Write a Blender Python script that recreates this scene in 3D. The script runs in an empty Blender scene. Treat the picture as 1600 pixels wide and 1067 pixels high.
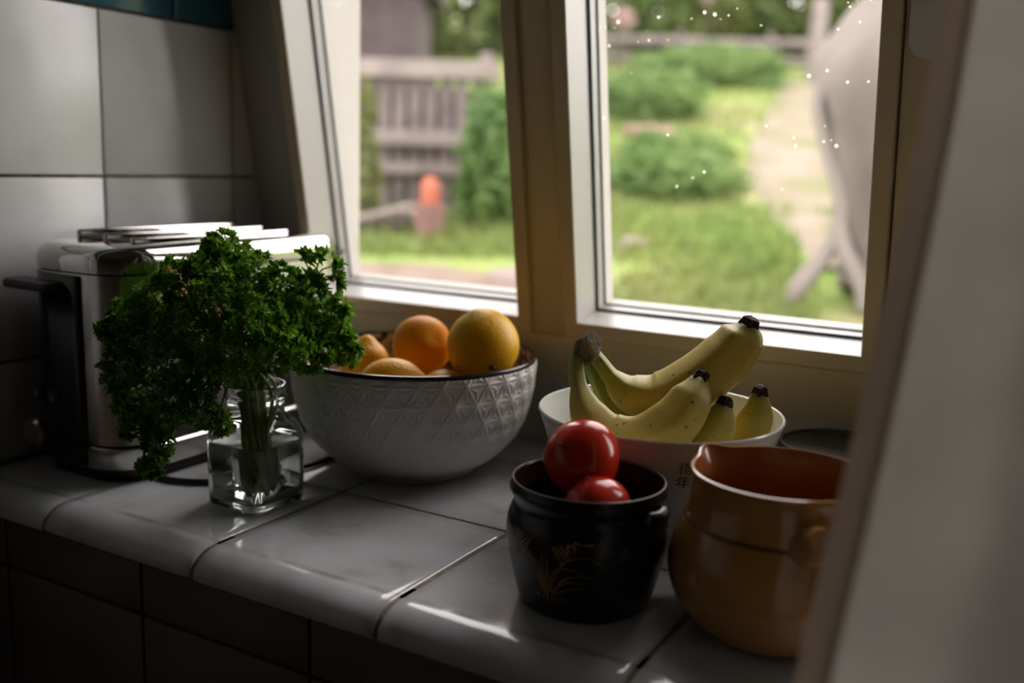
import bpy, bmesh, math, random
import numpy as np
from mathutils import Vector, Matrix, noise
random.seed(7)
S = bpy.context.scene
COL = S.collection

# ------------------------------------------------------------------ camera, world, light, exposure
LEAN = math.radians(9.94)
cam_d = bpy.data.cameras.new('camera'); cam = bpy.data.objects.new('camera', cam_d); COL.objects.link(cam)
cam_d.sensor_width = 36.0; cam_d.lens = 1555.0 / 1600.0 * 36.0
cam_d.clip_start = 0.02; cam_d.clip_end = 200
_yaw, _pit, _rol = (math.radians(a) for a in (29.84, 10.17, 1.797))
_f = Vector((-math.sin(_yaw) * math.cos(_pit), math.cos(_yaw) * math.cos(_pit), -math.sin(_pit)))
_r = Vector((math.cos(_yaw), math.sin(_yaw), 0)); _u = _r.cross(_f)
_r2 = _r * math.cos(_rol) + _u * math.sin(_rol); _u2 = _u * math.cos(_rol) - _r * math.sin(_rol)
cam.matrix_world = Matrix(((_r2.x, _u2.x, -_f.x, 0), (_r2.y, _u2.y, -_f.y, 0), (_r2.z, _u2.z, -_f.z, 0.34), (0, 0, 0, 1)))
cam_d.dof.use_dof = True; cam_d.dof.focus_distance = 0.875; cam_d.dof.aperture_fstop = 2.5
S.camera = cam

w = bpy.data.worlds.new('overcast_sky'); S.world = w; w.use_nodes = True
bg = w.node_tree.nodes['Background']
bg.inputs[0].default_value = (1.0, 0.955, 0.935, 1); bg.inputs[1].default_value = 8.0

S.view_settings.view_transform = 'Standard'; S.view_settings.look = 'None'
S.view_settings.exposure = 0.0; S.view_settings.gamma = 1.0; S.view_settings.use_curve_mapping = False

def lean(x, u, q):
    """point of the leaning window: x along, u up the slope, q outwards"""
    return (x, 1.06 - u * math.sin(LEAN) + q * math.cos(LEAN), u * math.cos(LEAN) + q * math.sin(LEAN))

def portal(x0, x1, u0, u1):
    d = bpy.data.lights.new('window_daylight', 'AREA'); o = bpy.data.objects.new('window_daylight', d); COL.objects.link(o)
    d.shape = 'RECTANGLE'; d.size = x1 - x0; d.size_y = u1 - u0; d.cycles.is_portal = True
    o.location = lean((x0 + x1) / 2, (u0 + u1) / 2, 0.095)
    o.rotation_euler = (math.radians(-90) + LEAN, 0, 0)
portal(-0.905, -0.575, 0.15, 1.02); portal(-0.512, -0.175, 0.15, 1.02); portal(-0.075, 0.31, 0.15, 1.02)

# ------------------------------------------------------------------ helpers
def new_mesh(name, verts, faces, mat=None, smooth=True, sharp=None):
    me = bpy.data.meshes.new(name); me.from_pydata([tuple(v) for v in verts], [], [tuple(f) for f in faces]); me.update()
    if mat: me.materials.append(mat)
    if smooth:
        me.polygons.foreach_set('use_smooth', [True] * len(me.polygons))
        if sharp: 
            try: me.set_sharp_from_angle(angle=math.radians(sharp))
            except Exception: pass
    return me
def link(name, me, parent=None, loc=None):
    o = bpy.data.objects.new(name, me); COL.objects.link(o)
    if parent is not None: o.parent = parent
    if loc is not None: o.location = loc
    return o
def mk(name, verts, faces, mat, parent=None, smooth=True, sharp=40, loc=None):
    return link(name, new_mesh(name, verts, faces, mat, smooth, sharp), parent, loc)
def empty(name, loc=(0, 0, 0)):
    o = bpy.data.objects.new(name, None); COL.objects.link(o); o.location = loc; o.empty_display_size = 0.02; return o
def tag(o, label, cat=None, group=None, kind=None):
    if label: o['label'] = label
    if cat: o['category'] = cat
    if group: o['group'] = group
    if kind: o['kind'] = kind
    return o
def struct(o, label=None):
    o['kind'] = 'structure'
    if label: o['label'] = label
    return o
class MB:
    def __init__(s): s.v = []; s.f = []
    def add(s, v, f):
        b = len(s.v); s.v += [tuple(p) for p in v]; s.f += [tuple(i + b for i in q) for q in f]
    def box(s, x0, x1, y0, y1, z0, z1):
        s.add([(x0,y0,z0),(x1,y0,z0),(x1,y1,z0),(x0,y1,z0),(x0,y0,z1),(x1,y0,z1),(x1,y1,z1),(x0,y1,z1)],
              [(0,3,2,1),(4,5,6,7),(0,1,5,4),(1,2,6,5),(2,3,7,6),(3,0,4,7)])
    def lbox(s, x0, x1, u0, u1, q0, q1):
        c = [(x0,u0,q0),(x1,u0,q0),(x1,u0,q1),(x0,u0,q1),(x0,u1,q0),(x1,u1,q0),(x1,u1,q1),(x0,u1,q1)]
        s.add([lean(*p) for p in c], [(0,3,2,1),(4,5,6,7),(0,1,5,4),(1,2,6,5),(2,3,7,6),(3,0,4,7)])
    def tube(s, pts, rad, n=8, cap=True):
        v, f = sweep(pts, rad, n); s.add(v, f)
    def build(s, name, mat, parent=None, smooth=True, sharp=40, bevel=0, seg=2):
        me = new_mesh(name, s.v, s.f, mat, smooth, sharp)
        if bevel: bevel_mesh(me, bevel, seg)
        return link(name, me, parent)
def bevel_mesh(me, wdt, seg=2, ang=30):
    bm = bmesh.new(); bm.from_mesh(me)
    es = [e for e in bm.edges if len(e.link_faces) == 2 and e.calc_face_angle(0) > math.radians(ang)]
    bmesh.ops.bevel(bm, geom=es, offset=wdt, segments=seg, profile=0.5, affect='EDGES', clamp_overlap=True)
    bm.to_mesh(me); bm.free()
    me.polygons.foreach_set('use_smooth', [True] * len(me.polygons))
    try: me.set_sharp_from_angle(angle=math.radians(35))
    except Exception: pass
def catmull(pts, m):
    P = [Vector(p) for p in pts]; P = [P[0] * 2 - P[1]] + P + [P[-1] * 2 - P[-2]]; out = []
    for i in range(1, len(P) - 2):
        for k in range(m):
            t = k / m; a, b, c, d = P[i-1], P[i], P[i+1], P[i+2]
            out.append(0.5 * ((2*b) + (c-a)*t + (2*a-5*b+4*c-d)*t*t + (3*b-a-3*c+d)*t**3))
    out.append(P[-2].copy()); return out
def lerp_list(vals, n):
    return list(np.interp(np.linspace(0, len(vals) - 1, n), range(len(vals)), vals))
def sweep(pts, rad, n=10, shape=None, roll=0.0):
    pts = [Vector(p) for p in pts]; m = len(pts)
    if not hasattr(rad, '__len__'): rad = [rad] * m
    T = [(pts[min(i+1, m-1)] - pts[max(i-1, 0)]).normalized() for i in range(m)]
    ref = Vector((0, 0, 1)) if abs(T[0].z) < 0.9 else Vector((1, 0, 0))
    N = (ref - T[0] * ref.dot(T[0])).normalized(); v = []; f = []
    for i in range(m):
        N = (N - T[i] * N.dot(T[i])).normalized(); B = T[i].cross(N)
        for k in range(n):
            a = 2 * math.pi * k / n + roll; s = shape(a) if shape else 1.0
            v.append(pts[i] + (N * math.cos(a) + B * math.sin(a)) * rad[i] * s)
    for i in range(m - 1):
        for k in range(n):
            f.append((i*n+k, i*n+(k+1) % n, (i+1)*n+(k+1) % n, (i+1)*n+k))
    f.append(tuple(reversed(range(n)))); f.append(tuple(range((m-1)*n, m*n)))
    return v, f
def lathe(profile, n=96, cx=0, cy=0, z0=0, disp=None):
    """profile (r,z) from bottom axis round to inside axis; r==0 makes a pole"""
    v = []; f = []; rings = []
    for i, (r, z) in enumerate(profile):
        if r <= 1e-6: rings.append([len(v)]); v.append((cx, cy, z + z0))
        else:
            rings.append(list(range(len(v), len(v) + n)))
            for k in range(n):
                a = 2 * math.pi * k / n; rr = r; zz = z
                if disp: rr, zz = disp(a, r, z, i)
                v.append((cx + rr * math.cos(a), cy + rr * math.sin(a), zz + z0))
    for a, b in zip(rings, rings[1:]):
        if len(a) == 1 and len(b) == 1: continue
        for k in range(n):
            k2 = (k + 1) % n
            if len(a) == 1: f.append((a[0], b[k2], b[k]))
            elif len(b) == 1: f.append((a[k], a[k2], b[0]))
            else: f.append((a[k], a[k2], b[k2], b[k]))
    return v, f
def ring_sweep(prof, x0, x1, u0, u1):
    """mitred rectangle: prof = (outward offset, q)"""
    v = []; f = []
    for o, q in prof:
        for (x, u) in ((x0-o, u0-o), (x1+o, u0-o), (x1+o, u1+o), (x0-o, u1+o)): v.append(lean(x, u, q))
    for i in range(len(prof) - 1):
        for k in range(4): f.append((i*4+k, i*4+(k+1) % 4, (i+1)*4+(k+1) % 4, (i+1)*4+k))
    return v, f
def ellipsoid_like(fn, nu=28, nv=18):
    """surface from fn(theta, phi) -> Vector, poles at phi 0 and pi"""
    v = [fn(0, 0)]; f = []
    for j in range(1, nv):
        for i in range(nu): v.append(fn(2*math.pi*i/nu, math.pi*j/nv))
    v.append(fn(0, math.pi)); L = len(v) - 1
    for i in range(nu): f.append((0, 1+i, 1+(i+1) % nu)); f.append((L, 1+(nv-2)*nu+(i+1) % nu, 1+(nv-2)*nu+i))
    for j in range(nv-2):
        for i in range(nu):
            a = 1+j*nu; b = a+nu; f.append((a+i, b+i, b+(i+1) % nu, a+(i+1) % nu))
    return v, f

# ------------------------------------------------------------------ materials
def mat(name, col=(0.5, 0.5, 0.5), rough=0.5, metal=0.0, spec=0.5, var=None, vscale=8.0, vdet=4.0, bump=0.0, bscale=20.0, coat=0.0, trans=0.0, ior=1.45, sss=0.0, coords='Object'):
    m = bpy.data.materials.new(name); m.use_nodes = True; nt = m.node_tree; b = nt.nodes['Principled BSDF']
    b.inputs['Base Color'].default_value = (*col, 1); b.inputs['Roughness'].default_value = rough; b.inputs['Metallic'].default_value = metal
    b.inputs['Specular IOR Level'].default_value = spec; b.inputs['Coat Weight'].default_value = coat; b.inputs['Coat Roughness'].default_value = 0.06
    b.inputs['Transmission Weight'].default_value = trans; b.inputs['IOR'].default_value = ior
    if sss:
        b.inputs['Subsurface Weight'].default_value = sss; b.inputs['Subsurface Radius'].default_value = (0.01, 0.004, 0.001); b.inputs['Subsurface Scale'].default_value = 0.5
    tc = nt.nodes.new('ShaderNodeTexCoord'); m['tc'] = tc.name
    if var:
        n = nt.nodes.new('ShaderNodeTexNoise'); n.inputs['Scale'].default_value = vscale; n.inputs['Detail'].default_value = vdet
        nt.links.new(tc.outputs[coords], n.inputs['Vector'])
        r = nt.nodes.new('ShaderNodeValToRGB'); r.color_ramp.elements.remove(r.color_ramp.elements[0])
        els = r.color_ramp.elements; els[0].position = var[0][0]; els[0].color = (*var[0][1], 1)
        for p, c in var[1:]:
            e = els.new(p); e.color = (*c, 1)
        nt.links.new(n.outputs['Fac'], r.inputs[0]); nt.links.new(r.outputs[0], b.inputs['Base Color'])
    if bump:
        n2 = nt.nodes.new('ShaderNodeTexNoise'); n2.inputs['Scale'].default_value = bscale; n2.inputs['Detail'].default_value = 3
        nt.links.new(tc.outputs[coords], n2.inputs['Vector'])
        bp = nt.nodes.new('ShaderNodeBump'); bp.inputs['Strength'].default_value = bump; bp.inputs['Distance'].default_value = 0.004
        nt.links.new(n2.outputs['Fac'], bp.inputs['Height']); nt.links.new(bp.outputs[0], b.inputs['Normal'])
    return m
def attr_ramp(m, attr, stops, mixnoise=None):
    """base colour from a point attribute (the thing's own colouring)"""
    nt = m.node_tree; b = nt.nodes['Principled BSDF']
    a = nt.nodes.new('ShaderNodeAttribute'); a.attribute_name = attr
    r = nt.nodes.new('ShaderNodeValToRGB'); r.color_ramp.elements.remove(r.color_ramp.elements[0]); els = r.color_ramp.elements
    els[0].position = stops[0][0]; els[0].color = (*stops[0][1], 1)
    for p, c in stops[1:]:
        e = els.new(p); e.color = (*c, 1)
    nt.links.new(a.outputs['Fac'], r.inputs[0]); out = r.outputs[0]
    if mixnoise:
        sc, lo, hi, col = mixnoise
        n = nt.nodes.new('ShaderNodeTexNoise'); n.inputs['Scale'].default_value = sc; n.inputs['Detail'].default_value = 3
        tc = nt.nodes[m['tc']]; nt.links.new(tc.outputs['Object'], n.inputs['Vector'])
        mr = nt.nodes.new('ShaderNodeMapRange'); mr.inputs[1].default_value = lo; mr.inputs[2].default_value = hi
        nt.links.new(n.outputs['Fac'], mr.inputs[0])
        mx = nt.nodes.new('ShaderNodeMix'); mx.data_type = 'RGBA'; nt.links.new(mr.outputs[0], mx.inputs[0])
        nt.links.new(out, mx.inputs[6]); mx.inputs[7].default_value = (*col, 1); out = mx.outputs[2]
    nt.links.new(out, b.inputs['Base Color'])
def leafmat(name, c1, c2, rough=0.45, scale=60):
    m = mat(name, c1, rough, var=[(0.35, c1), (0.7, c2)], vscale=scale)
    nt = m.node_tree; b = nt.nodes['Principled BSDF']; out = nt.nodes['Material Output']
    t = nt.nodes.new('ShaderNodeBsdfTranslucent'); src = b.inputs['Base Color'].links[0].from_socket
    nt.links.new(src, t.inputs[0]); mx = nt.nodes.new('ShaderNodeMixShader'); mx.inputs[0].default_value = 0.42
    nt.links.new(b.outputs[0], mx.inputs[1]); nt.links.new(t.outputs[0], mx.inputs[2]); nt.links.new(mx.outputs[0], out.inputs[0])
    return m

M = {}
M['tile'] = mat('glazed_white_tile', (0.62, 0.62, 0.63), 0.24, spec=0.35, var=[(0.3, (0.56, 0.555, 0.55)), (0.62, (0.66, 0.665, 0.68))], vscale=9, bump=0.10, bscale=14)
M['counter_tile'] = mat('worn_white_tile', (0.62, 0.62, 0.63), 0.13, var=[(0.28, (0.34, 0.31, 0.28)), (0.44, (0.46, 0.465, 0.475)), (0.7, (0.53, 0.545, 0.57))], vscale=14, vdet=8, bump=0.12, bscale=16)
def stained(m):
    nt = m.node_tree; b = nt.nodes['Principled BSDF']; N = nt.nodes.new; L = nt.links.new; tc = nt.nodes[m['tc']]
    src = b.inputs['Base Color'].links[0].from_socket
    ge = N('ShaderNodeNewGeometry'); sx = N('ShaderNodeSeparateXYZ'); L(ge.outputs['Position'], sx.inputs[0])
    d = N('ShaderNodeMath'); d.operation = 'SUBTRACT'; L(sx.outputs[1], d.inputs[0]); d.inputs[1].default_value = 0.6005
    wn = N('ShaderNodeTexNoise'); wn.inputs['Scale'].default_value = 9; wn.inputs['Detail'].default_value = 5; L(ge.outputs['Position'], wn.inputs['Vector'])
    wob = N('ShaderNodeMath'); wob.operation = 'MULTIPLY_ADD'; L(wn.outputs['Fac'], wob.inputs[0]); wob.inputs[1].default_value = 0.012; wob.inputs[2].default_value = -0.006
    d2 = N('ShaderNodeMath'); d2.operation = 'ADD'; L(d.outputs[0], d2.inputs[0]); L(wob.outputs[0], d2.inputs[1])
    ab = N('ShaderNodeMath'); ab.operation = 'ABSOLUTE'; L(d2.outputs[0], ab.inputs[0])
    mr = N('ShaderNodeMapRange'); mr.inputs[1].default_value = 0.0005; mr.inputs[2].default_value = 0.0055; mr.inputs[3].default_value = 0.62; mr.inputs[4].default_value = 0.0; L(ab.outputs[0], mr.inputs[0])
    n2 = N('ShaderNodeTexNoise'); n2.inputs['Scale'].default_value = 24; n2.inputs['Detail'].default_value = 10; L(ge.outputs['Position'], n2.inputs['Vector'])
    r2 = N('ShaderNodeMapRange'); r2.inputs[1].default_value = 0.36; r2.inputs[2].default_value = 0.62; L(n2.outputs['Fac'], r2.inputs[0])
    mu = N('ShaderNodeMath'); mu.operation = 'MULTIPLY'; L(mr.outputs[0], mu.inputs[0]); L(r2.outputs[0], mu.inputs[1])
    mx = N('ShaderNodeMix'); mx.data_type = 'RGBA'; L(mu.outputs[0], mx.inputs[0]); L(src, mx.inputs[6]); mx.inputs[7].default_value = (0.22, 0.16, 0.10, 1)
    vo = N('ShaderNodeTexVoronoi'); vo.inputs['Scale'].default_value = 95; L(ge.outputs['Position'], vo.inputs['Vector'])
    sc = N('ShaderNodeSeparateColor'); L(vo.outputs['Color'], sc.inputs[0])
    g = N('ShaderNodeMath'); g.operation = 'GREATER_THAN'; L(sc.outputs[1], g.inputs[0]); g.inputs[1].default_value = 0.86
    sz = N('ShaderNodeMath'); sz.operation = 'MULTIPLY'; L(sc.outputs[0], sz.inputs[0]); sz.inputs[1].default_value = 0.11
    lt = N('ShaderNodeMath'); lt.operation = 'LESS_THAN'; L(vo.outputs['Distance'], lt.inputs[0]); L(sz.outputs[0], lt.inputs[1])
    m2 = N('ShaderNodeMath'); m2.operation = 'MULTIPLY'; L(g.outputs[0], m2.inputs[0]); L(lt.outputs[0], m2.inputs[1])
    mx2 = N('ShaderNodeMix'); mx2.data_type = 'RGBA'; L(m2.outputs[0], mx2.inputs[0]); L(mx.outputs[2], mx2.inputs[6]); mx2.inputs[7].default_value = (0.12, 0.09, 0.07, 1)
    L(mx2.outputs[2], b.inputs['Base Color'])
stained(M['counter_tile'])
M['blue_tile'] = mat('glazed_blue_tile', (0.03, 0.10, 0.15), 0.15, var=[(0.3, (0.025, 0.085, 0.13)), (0.7, (0.04, 0.12, 0.17))], vscale=6, bump=0.1, bscale=14)
M['grout'] = mat('dirty_grout', (0.20, 0.14, 0.095), 0.9, var=[(0.3, (0.12, 0.08, 0.05)), (0.7, (0.29, 0.22, 0.155))], vscale=60, bump=0.4, bscale=200)
M['front_tile'] = mat('dark_front_tile', (0.15, 0.135, 0.125), 0.35, var=[(0.3, (0.13, 0.115, 0.105)), (0.7, (0.17, 0.155, 0.145))], vscale=12, bump=0.1, bscale=14)
M['plaster'] = mat('room_plaster', (0.44, 0.39, 0.33), 0.9, bump=0.1, bscale=40)
M['floor'] = mat('floor_boards', (0.12, 0.08, 0.05), 0.6)
M['paint'] = mat('warm_lit_cream_paint', (0.58, 0.48, 0.30), 0.35, var=[(0.3, (0.55, 0.45, 0.28)), (0.7, (0.61, 0.51, 0.32))], vscale=5, bump=0.04, bscale=60)  # room-side faces: warm indoor bounce light put into the cream colour
M['greypaint'] = mat('grey_lining_paint', (0.50, 0.47, 0.42), 0.5, bump=0.05, bscale=60)
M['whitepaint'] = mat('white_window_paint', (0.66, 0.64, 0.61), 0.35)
M['outerpaint'] = mat('dimmed_white_render', (0.34, 0.32, 0.30), 0.8, bump=0.2, bscale=60)  # shade put into the outer white so the bright sky does not clip it
M['gasket'] = mat('rubber_gasket', (0.05, 0.07, 0.09), 0.6)
M['blackp'] = mat('black_plastic', (0.012, 0.011, 0.011), 0.35)
M['darkp'] = mat('dark_plastic', (0.02, 0.017, 0.016), 0.5)
M['chrome'] = mat('brushed_steel', (0.62, 0.60, 0.57), 0.22, metal=1.0)
M['chrome2'] = mat('polished_steel', (0.50, 0.485, 0.465), 0.07, metal=1.0)
M['void'] = mat('slot_dark', (0.01, 0.01, 0.01), 0.8)
M['bowl'] = mat('white_glazed_stoneware', (0.76, 0.73, 0.71), 0.3, var=[(0.3, (0.73, 0.70, 0.68)), (0.7, (0.80, 0.77, 0.75))], vscale=20)
M['bowlin'] = mat('speckled_brown_glaze', (0.4, 0.3, 0.2), 0.25, var=[(0.40, (0.025, 0.015, 0.010)), (0.48, (0.10, 0.06, 0.035)), (0.56, (0.50, 0.37, 0.25)), (0.75, (0.62, 0.50, 0.38))], vscale=95, vdet=2)
M['rimdark'] = mat('dark_brown_rim_glaze', (0.02, 0.014, 0.012), 0.18)
M['bbowl'] = mat('pale_celadon_porcelain', (0.60, 0.61, 0.57), 0.18)
M['ink'] = mat('blue_black_ink', (0.02, 0.025, 0.025), 0.4)
M['potblack'] = mat('black_ceramic_glaze', (0.012, 0.011, 0.011), 0.27, var=[(0.4, (0.008, 0.008, 0.008)), (0.7, (0.02, 0.018, 0.017))], vscale=50, bump=0.05, bscale=120)
M['potin'] = mat('dark_red_brown_glaze', (0.025, 0.008, 0.006), 0.25)
M['gold'] = mat('gold_painted_line', (0.42, 0.25, 0.10), 0.5)
M['amber'] = mat('amber_brown_glaze', (0.34, 0.165, 0.05), 0.16, var=[(0.3, (0.29, 0.135, 0.038)), (0.7, (0.38, 0.19, 0.06))], vscale=14, coat=0.3)
M['amberin'] = mat('rust_brown_inner_glaze', (0.27, 0.088, 0.024), 0.2, var=[(0.3, (0.23, 0.07, 0.018)), (0.7, (0.31, 0.105, 0.03))], vscale=20)
M['tomato'] = mat('tomato_skin', (0.50, 0.022, 0.010), 0.18, var=[(0.3, (0.42, 0.014, 0.008)), (0.75, (0.60, 0.045, 0.014))], vscale=18, sss=0.15)
M['calyx'] = mat('tomato_scar', (0.20, 0.12, 0.03), 0.7)
M['orange'] = mat('orange_peel', (0.88, 0.32, 0.006), 0.42, spec=0.18, var=[(0.3, (0.86, 0.28, 0.005)), (0.7, (0.92, 0.36, 0.008))], vscale=20, bump=0.25, bscale=380)
M['grapefruit'] = mat('yellow_peel', (0.80, 0.42, 0.01), 0.40, spec=0.35, var=[(0.3, (0.68, 0.42, 0.012)), (0.55, (0.86, 0.45, 0.008)), (0.8, (0.90, 0.34, 0.006))], vscale=14, bump=0.22, bscale=360)
M['lemon'] = mat('lemon_peel', (0.88, 0.40, 0.01), 0.40, spec=0.35, var=[(0.3, (0.86, 0.36, 0.006)), (0.7, (0.94, 0.47, 0.012))], vscale=18, bump=0.3, bscale=330)
M['navel'] = mat('fruit_stalk_end', (0.10, 0.06, 0.03), 0.8)
M['banana'] = mat('banana_skin', (0.72, 0.50, 0.10), 0.42, spec=0.35)
attr_ramp(M['banana'], 'along', [(0.0, (0.16, 0.17, 0.05)), (0.12, (0.27, 0.33, 0.06)), (0.30, (0.50, 0.44, 0.10)), (0.45, (0.62, 0.48, 0.12)), (0.80, (0.60, 0.45, 0.085)), (0.95, (0.46, 0.40, 0.08)), (1.0, (0.3, 0.25, 0.06))], (230, 0.66, 0.72, (0.10, 0.05, 0.02)))
M['bananatip'] = mat('dry_banana_tip', (0.018, 0.012, 0.010), 0.8, var=[(0.35, (0.010, 0.007, 0.006)), (0.7, (0.06, 0.035, 0.022))], vscale=300, bump=0.6, bscale=500)
M['crown'] = mat('banana_crown', (0.15, 0.10, 0.05), 0.7, var=[(0.35, (0.05, 0.03, 0.02)), (0.65, (0.26, 0.22, 0.09))], vscale=90, bump=0.4, bscale=250)
M['parsley'] = leafmat('parsley_leaf', (0.085, 0.21, 0.012), (0.22, 0.43, 0.03), 0.30, 70)
M['stem'] = mat('parsley_stem', (0.13, 0.22, 0.04), 0.4, var=[(0.3, (0.10, 0.18, 0.03)), (0.7, (0.20, 0.28, 0.06))], vscale=60)
M['lid'] = mat('black_enamel', (0.05, 0.045, 0.04), 0.45, var=[(0.60, (0.05, 0.045, 0.04)), (0.72, (0.16, 0.15, 0.13))], vscale=220, vdet=2)
M['lidrim'] = mat('worn_metal_rim', (0.35, 0.34, 0.32), 0.3, metal=0.9)

def glassmat(name, ior=1.5, col=(1, 1, 1), rough=0.0):
    m = bpy.data.materials.new(name); m.use_nodes = True; nt = m.node_tree
    for n in list(nt.nodes):
        if n.type == 'BSDF_PRINCIPLED': nt.nodes.remove(n)
    g = nt.nodes.new('ShaderNodeBsdfGlass'); g.inputs['IOR'].default_value = ior; g.inputs['Color'].default_value = (*col, 1); g.inputs['Roughness'].default_value = rough
    nt.links.new(g.outputs[0], nt.nodes['Material Output'].inputs[0]); return m
M['jarglass'] = glassmat('clear_jar_glass', 1.5, (0.97, 0.985, 0.975)); M['water'] = glassmat('clear_water', 1.33, (0.97, 0.985, 0.98))

def panemat(name='window_glass', amount=1.0):
    m = bpy.data.materials.new(name); m.use_nodes = True; nt = m.node_tree
    for n in list(nt.nodes):
        if n.type == 'BSDF_PRINCIPLED': nt.nodes.remove(n)
    N = nt.nodes.new; L = nt.links.new; out = nt.nodes['Material Output']
    tr = N('ShaderNodeBsdfTransparent'); tr.inputs[0].default_value = (0.98, 0.972, 0.97, 1)
    gl = N('ShaderNodeBsdfGlossy'); gl.inputs['Roughness'].default_value = 0.02
    fr = N('ShaderNodeFresnel'); fr.inputs[0].default_value = 1.3
    mx = N('ShaderNodeMixShader'); L(fr.outputs[0], mx.inputs[0]); L(tr.outputs[0], mx.inputs[1]); L(gl.outputs[0], mx.inputs[2])
    # dried splashes: sparse small specks
    tc = N('ShaderNodeTexCoord'); vo = N('ShaderNodeTexVoronoi'); vo.inputs['Scale'].default_value = 100; L(tc.outputs['Object'], vo.inputs['Vector'])
    sp = N('ShaderNodeSeparateColor'); L(vo.outputs['Color'], sp.inputs[0])
    no = N('ShaderNodeTexNoise'); no.inputs['Scale'].default_value = 5; L(tc.outputs['Object'], no.inputs['Vector'])
    sz = N('ShaderNodeMath'); sz.operation = 'MULTIPLY'; L(sp.outputs[0], sz.inputs[0]); sz.inputs[1].default_value = 0.20
    lt = N('ShaderNodeMath'); lt.operation = 'LESS_THAN'; L(vo.outputs['Distance'], lt.inputs[0]); L(sz.outputs[0], lt.inputs[1])
    g1 = N('ShaderNodeMath'); g1.operation = 'GREATER_THAN'; L(sp.outputs[1], g1.inputs[0]); g1.inputs[1].default_value = 0.60
    sz3 = N('ShaderNodeSeparateXYZ'); L(tc.outputs['Object'], sz3.inputs[0]); hb = N('ShaderNodeMapRange'); hb.inputs[1].default_value = 0.10; hb.inputs[2].default_value = 0.36; hb.inputs[3].default_value = -0.14; hb.inputs[4].default_value = 0.10; L(sz3.outputs[2], hb.inputs[0])
    ad = N('ShaderNodeMath'); ad.operation = 'ADD'; L(no.outputs['Fac'], ad.inputs[0]); L(hb.outputs[0], ad.inputs[1])
    g2 = N('ShaderNodeMath'); g2.operation = 'GREATER_THAN'; L(ad.outputs[0], g2.inputs[0]); g2.inputs[1].default_value = 0.475 if amount > .9 else 0.66
    a = N('ShaderNodeMath'); a.operation = 'MULTIPLY'; L(lt.outputs[0], a.inputs[0]); L(g1.outputs[0], a.inputs[1])
    b = N('ShaderNodeMath'); b.operation = 'MULTIPLY'; L(a.outputs[0], b.inputs[0]); L(g2.outputs[0], b.inputs[1])
    c = N('ShaderNodeMath'); c.operation = 'MULTIPLY'; L(b.outputs[0], c.inputs[0]); c.inputs[1].default_value = 0.62 * amount
    di = N('ShaderNodeBsdfTranslucent'); di.inputs[0].default_value = (0.9, 0.92, 0.92, 1)
    m2 = N('ShaderNodeMixShader'); L(c.outputs[0], m2.inputs[0]); L(mx.outputs[0], m2.inputs[1]); L(di.outputs[0], m2.inputs[2]); L(m2.outputs[0], out.inputs[0])
    return m
M['pane'] = panemat(); M['paneclean'] = panemat('window_glass_cleaner', 0.6)
def clothmat(name, col, tr):
    m = mat(name, col, 0.9, spec=0.1, var=[(0.3, tuple(c * 0.88 for c in col)), (0.7, col)], vscale=12, bump=0.25, bscale=600)
    nt = m.node_tree; b = nt.nodes['Principled BSDF']; t = nt.nodes.new('ShaderNodeBsdfTranslucent')
    nt.links.new(b.inputs['Base Color'].links[0].from_socket, t.inputs[0])
    mx = nt.nodes.new('ShaderNodeMixShader'); mx.inputs[0].default_value = tr
    nt.links.new(b.outputs[0], mx.inputs[1]); nt.links.new(t.outputs[0], mx.inputs[2]); nt.links.new(mx.outputs[0], nt.nodes['Material Output'].inputs[0]); return m
M['curtain'] = clothmat('natural_linen', (0.72, 0.69, 0.655), 0.56)
M['hem'] = clothmat('linen_hem', (0.62, 0.54, 0.47), 0.40)

# ------------------------------------------------------------------ room shell
def boxobj(name, x0, x1, y0, y1, z0, z1, m, parent=None):
    b = MB(); b.box(x0, x1, y0, y1, z0, z1); return b.build(name, m, parent, smooth=False)
struct(boxobj('floor', -1.1, 1.5, -2.3, 1.2, -0.95, -0.90, M['floor']))
struct(boxobj('ceiling', -1.1, 1.5, -2.3, 1.2, 1.55, 1.62, M['plaster']))
struct(boxobj('wall_rear', -1.1, 1.5, -2.3, -2.2, -0.9, 1.55, M['plaster']))
struct(boxobj('wall_right', 1.4, 1.5, -2.2, 1.2, -0.9, 1.55, M['plaster']))
wl = struct(boxobj('wall_left', -1.1, -1.006, -2.2, 1.2, -0.9, 1.55, M['grout']), 'tiled side wall with white glazed tiles and a blue row')

tile_cache = {}
def tile_mesh(sx, sy, sz, m, bev=0.0011):
    k = (round(sx, 4), round(sy, 4), round(sz, 4), m.name)
    if k not in tile_cache:
        b = MB(); b.box(0, sx, 0, sy, 0, sz); me = new_mesh('tile', b.v, b.f, m, True); bevel_mesh(me, bev, 2); tile_cache[k] = me
    return tile_cache[k]
J = 0.0036
def wall_tiles(parent, rows, off):
    for (z0, z1, m, yoff) in rows:
        y = yoff
        while y > -0.5: y -= 0.2025
        while y < 1.06:
            a = y + J / 2; b = min(y + 0.2025 - J / 2, 1.075)
            if b > a + 0.01:
                o = link('tile', tile_mesh(0.0075, b - a, z1 - z0 - J, m), parent, (-1.0075 + off * random.uniform(-1, 1), a, z0 + J / 2))
                o.rotation_euler = (0, random.uniform(-.004, .004), random.uniform(-.004, .004))
            y += 0.2025
wall_tiles(wl, [(0.0, 0.11, M['tile'], 0.778), (0.11, 0.31, M['tile'], 0.778), (0.31, 0.499, M['tile'], 0.778), (0.499, 0.70, M['blue_tile'], 0.886), (0.70, 0.9, M['tile'], 0.778)], 0.0006)

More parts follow.
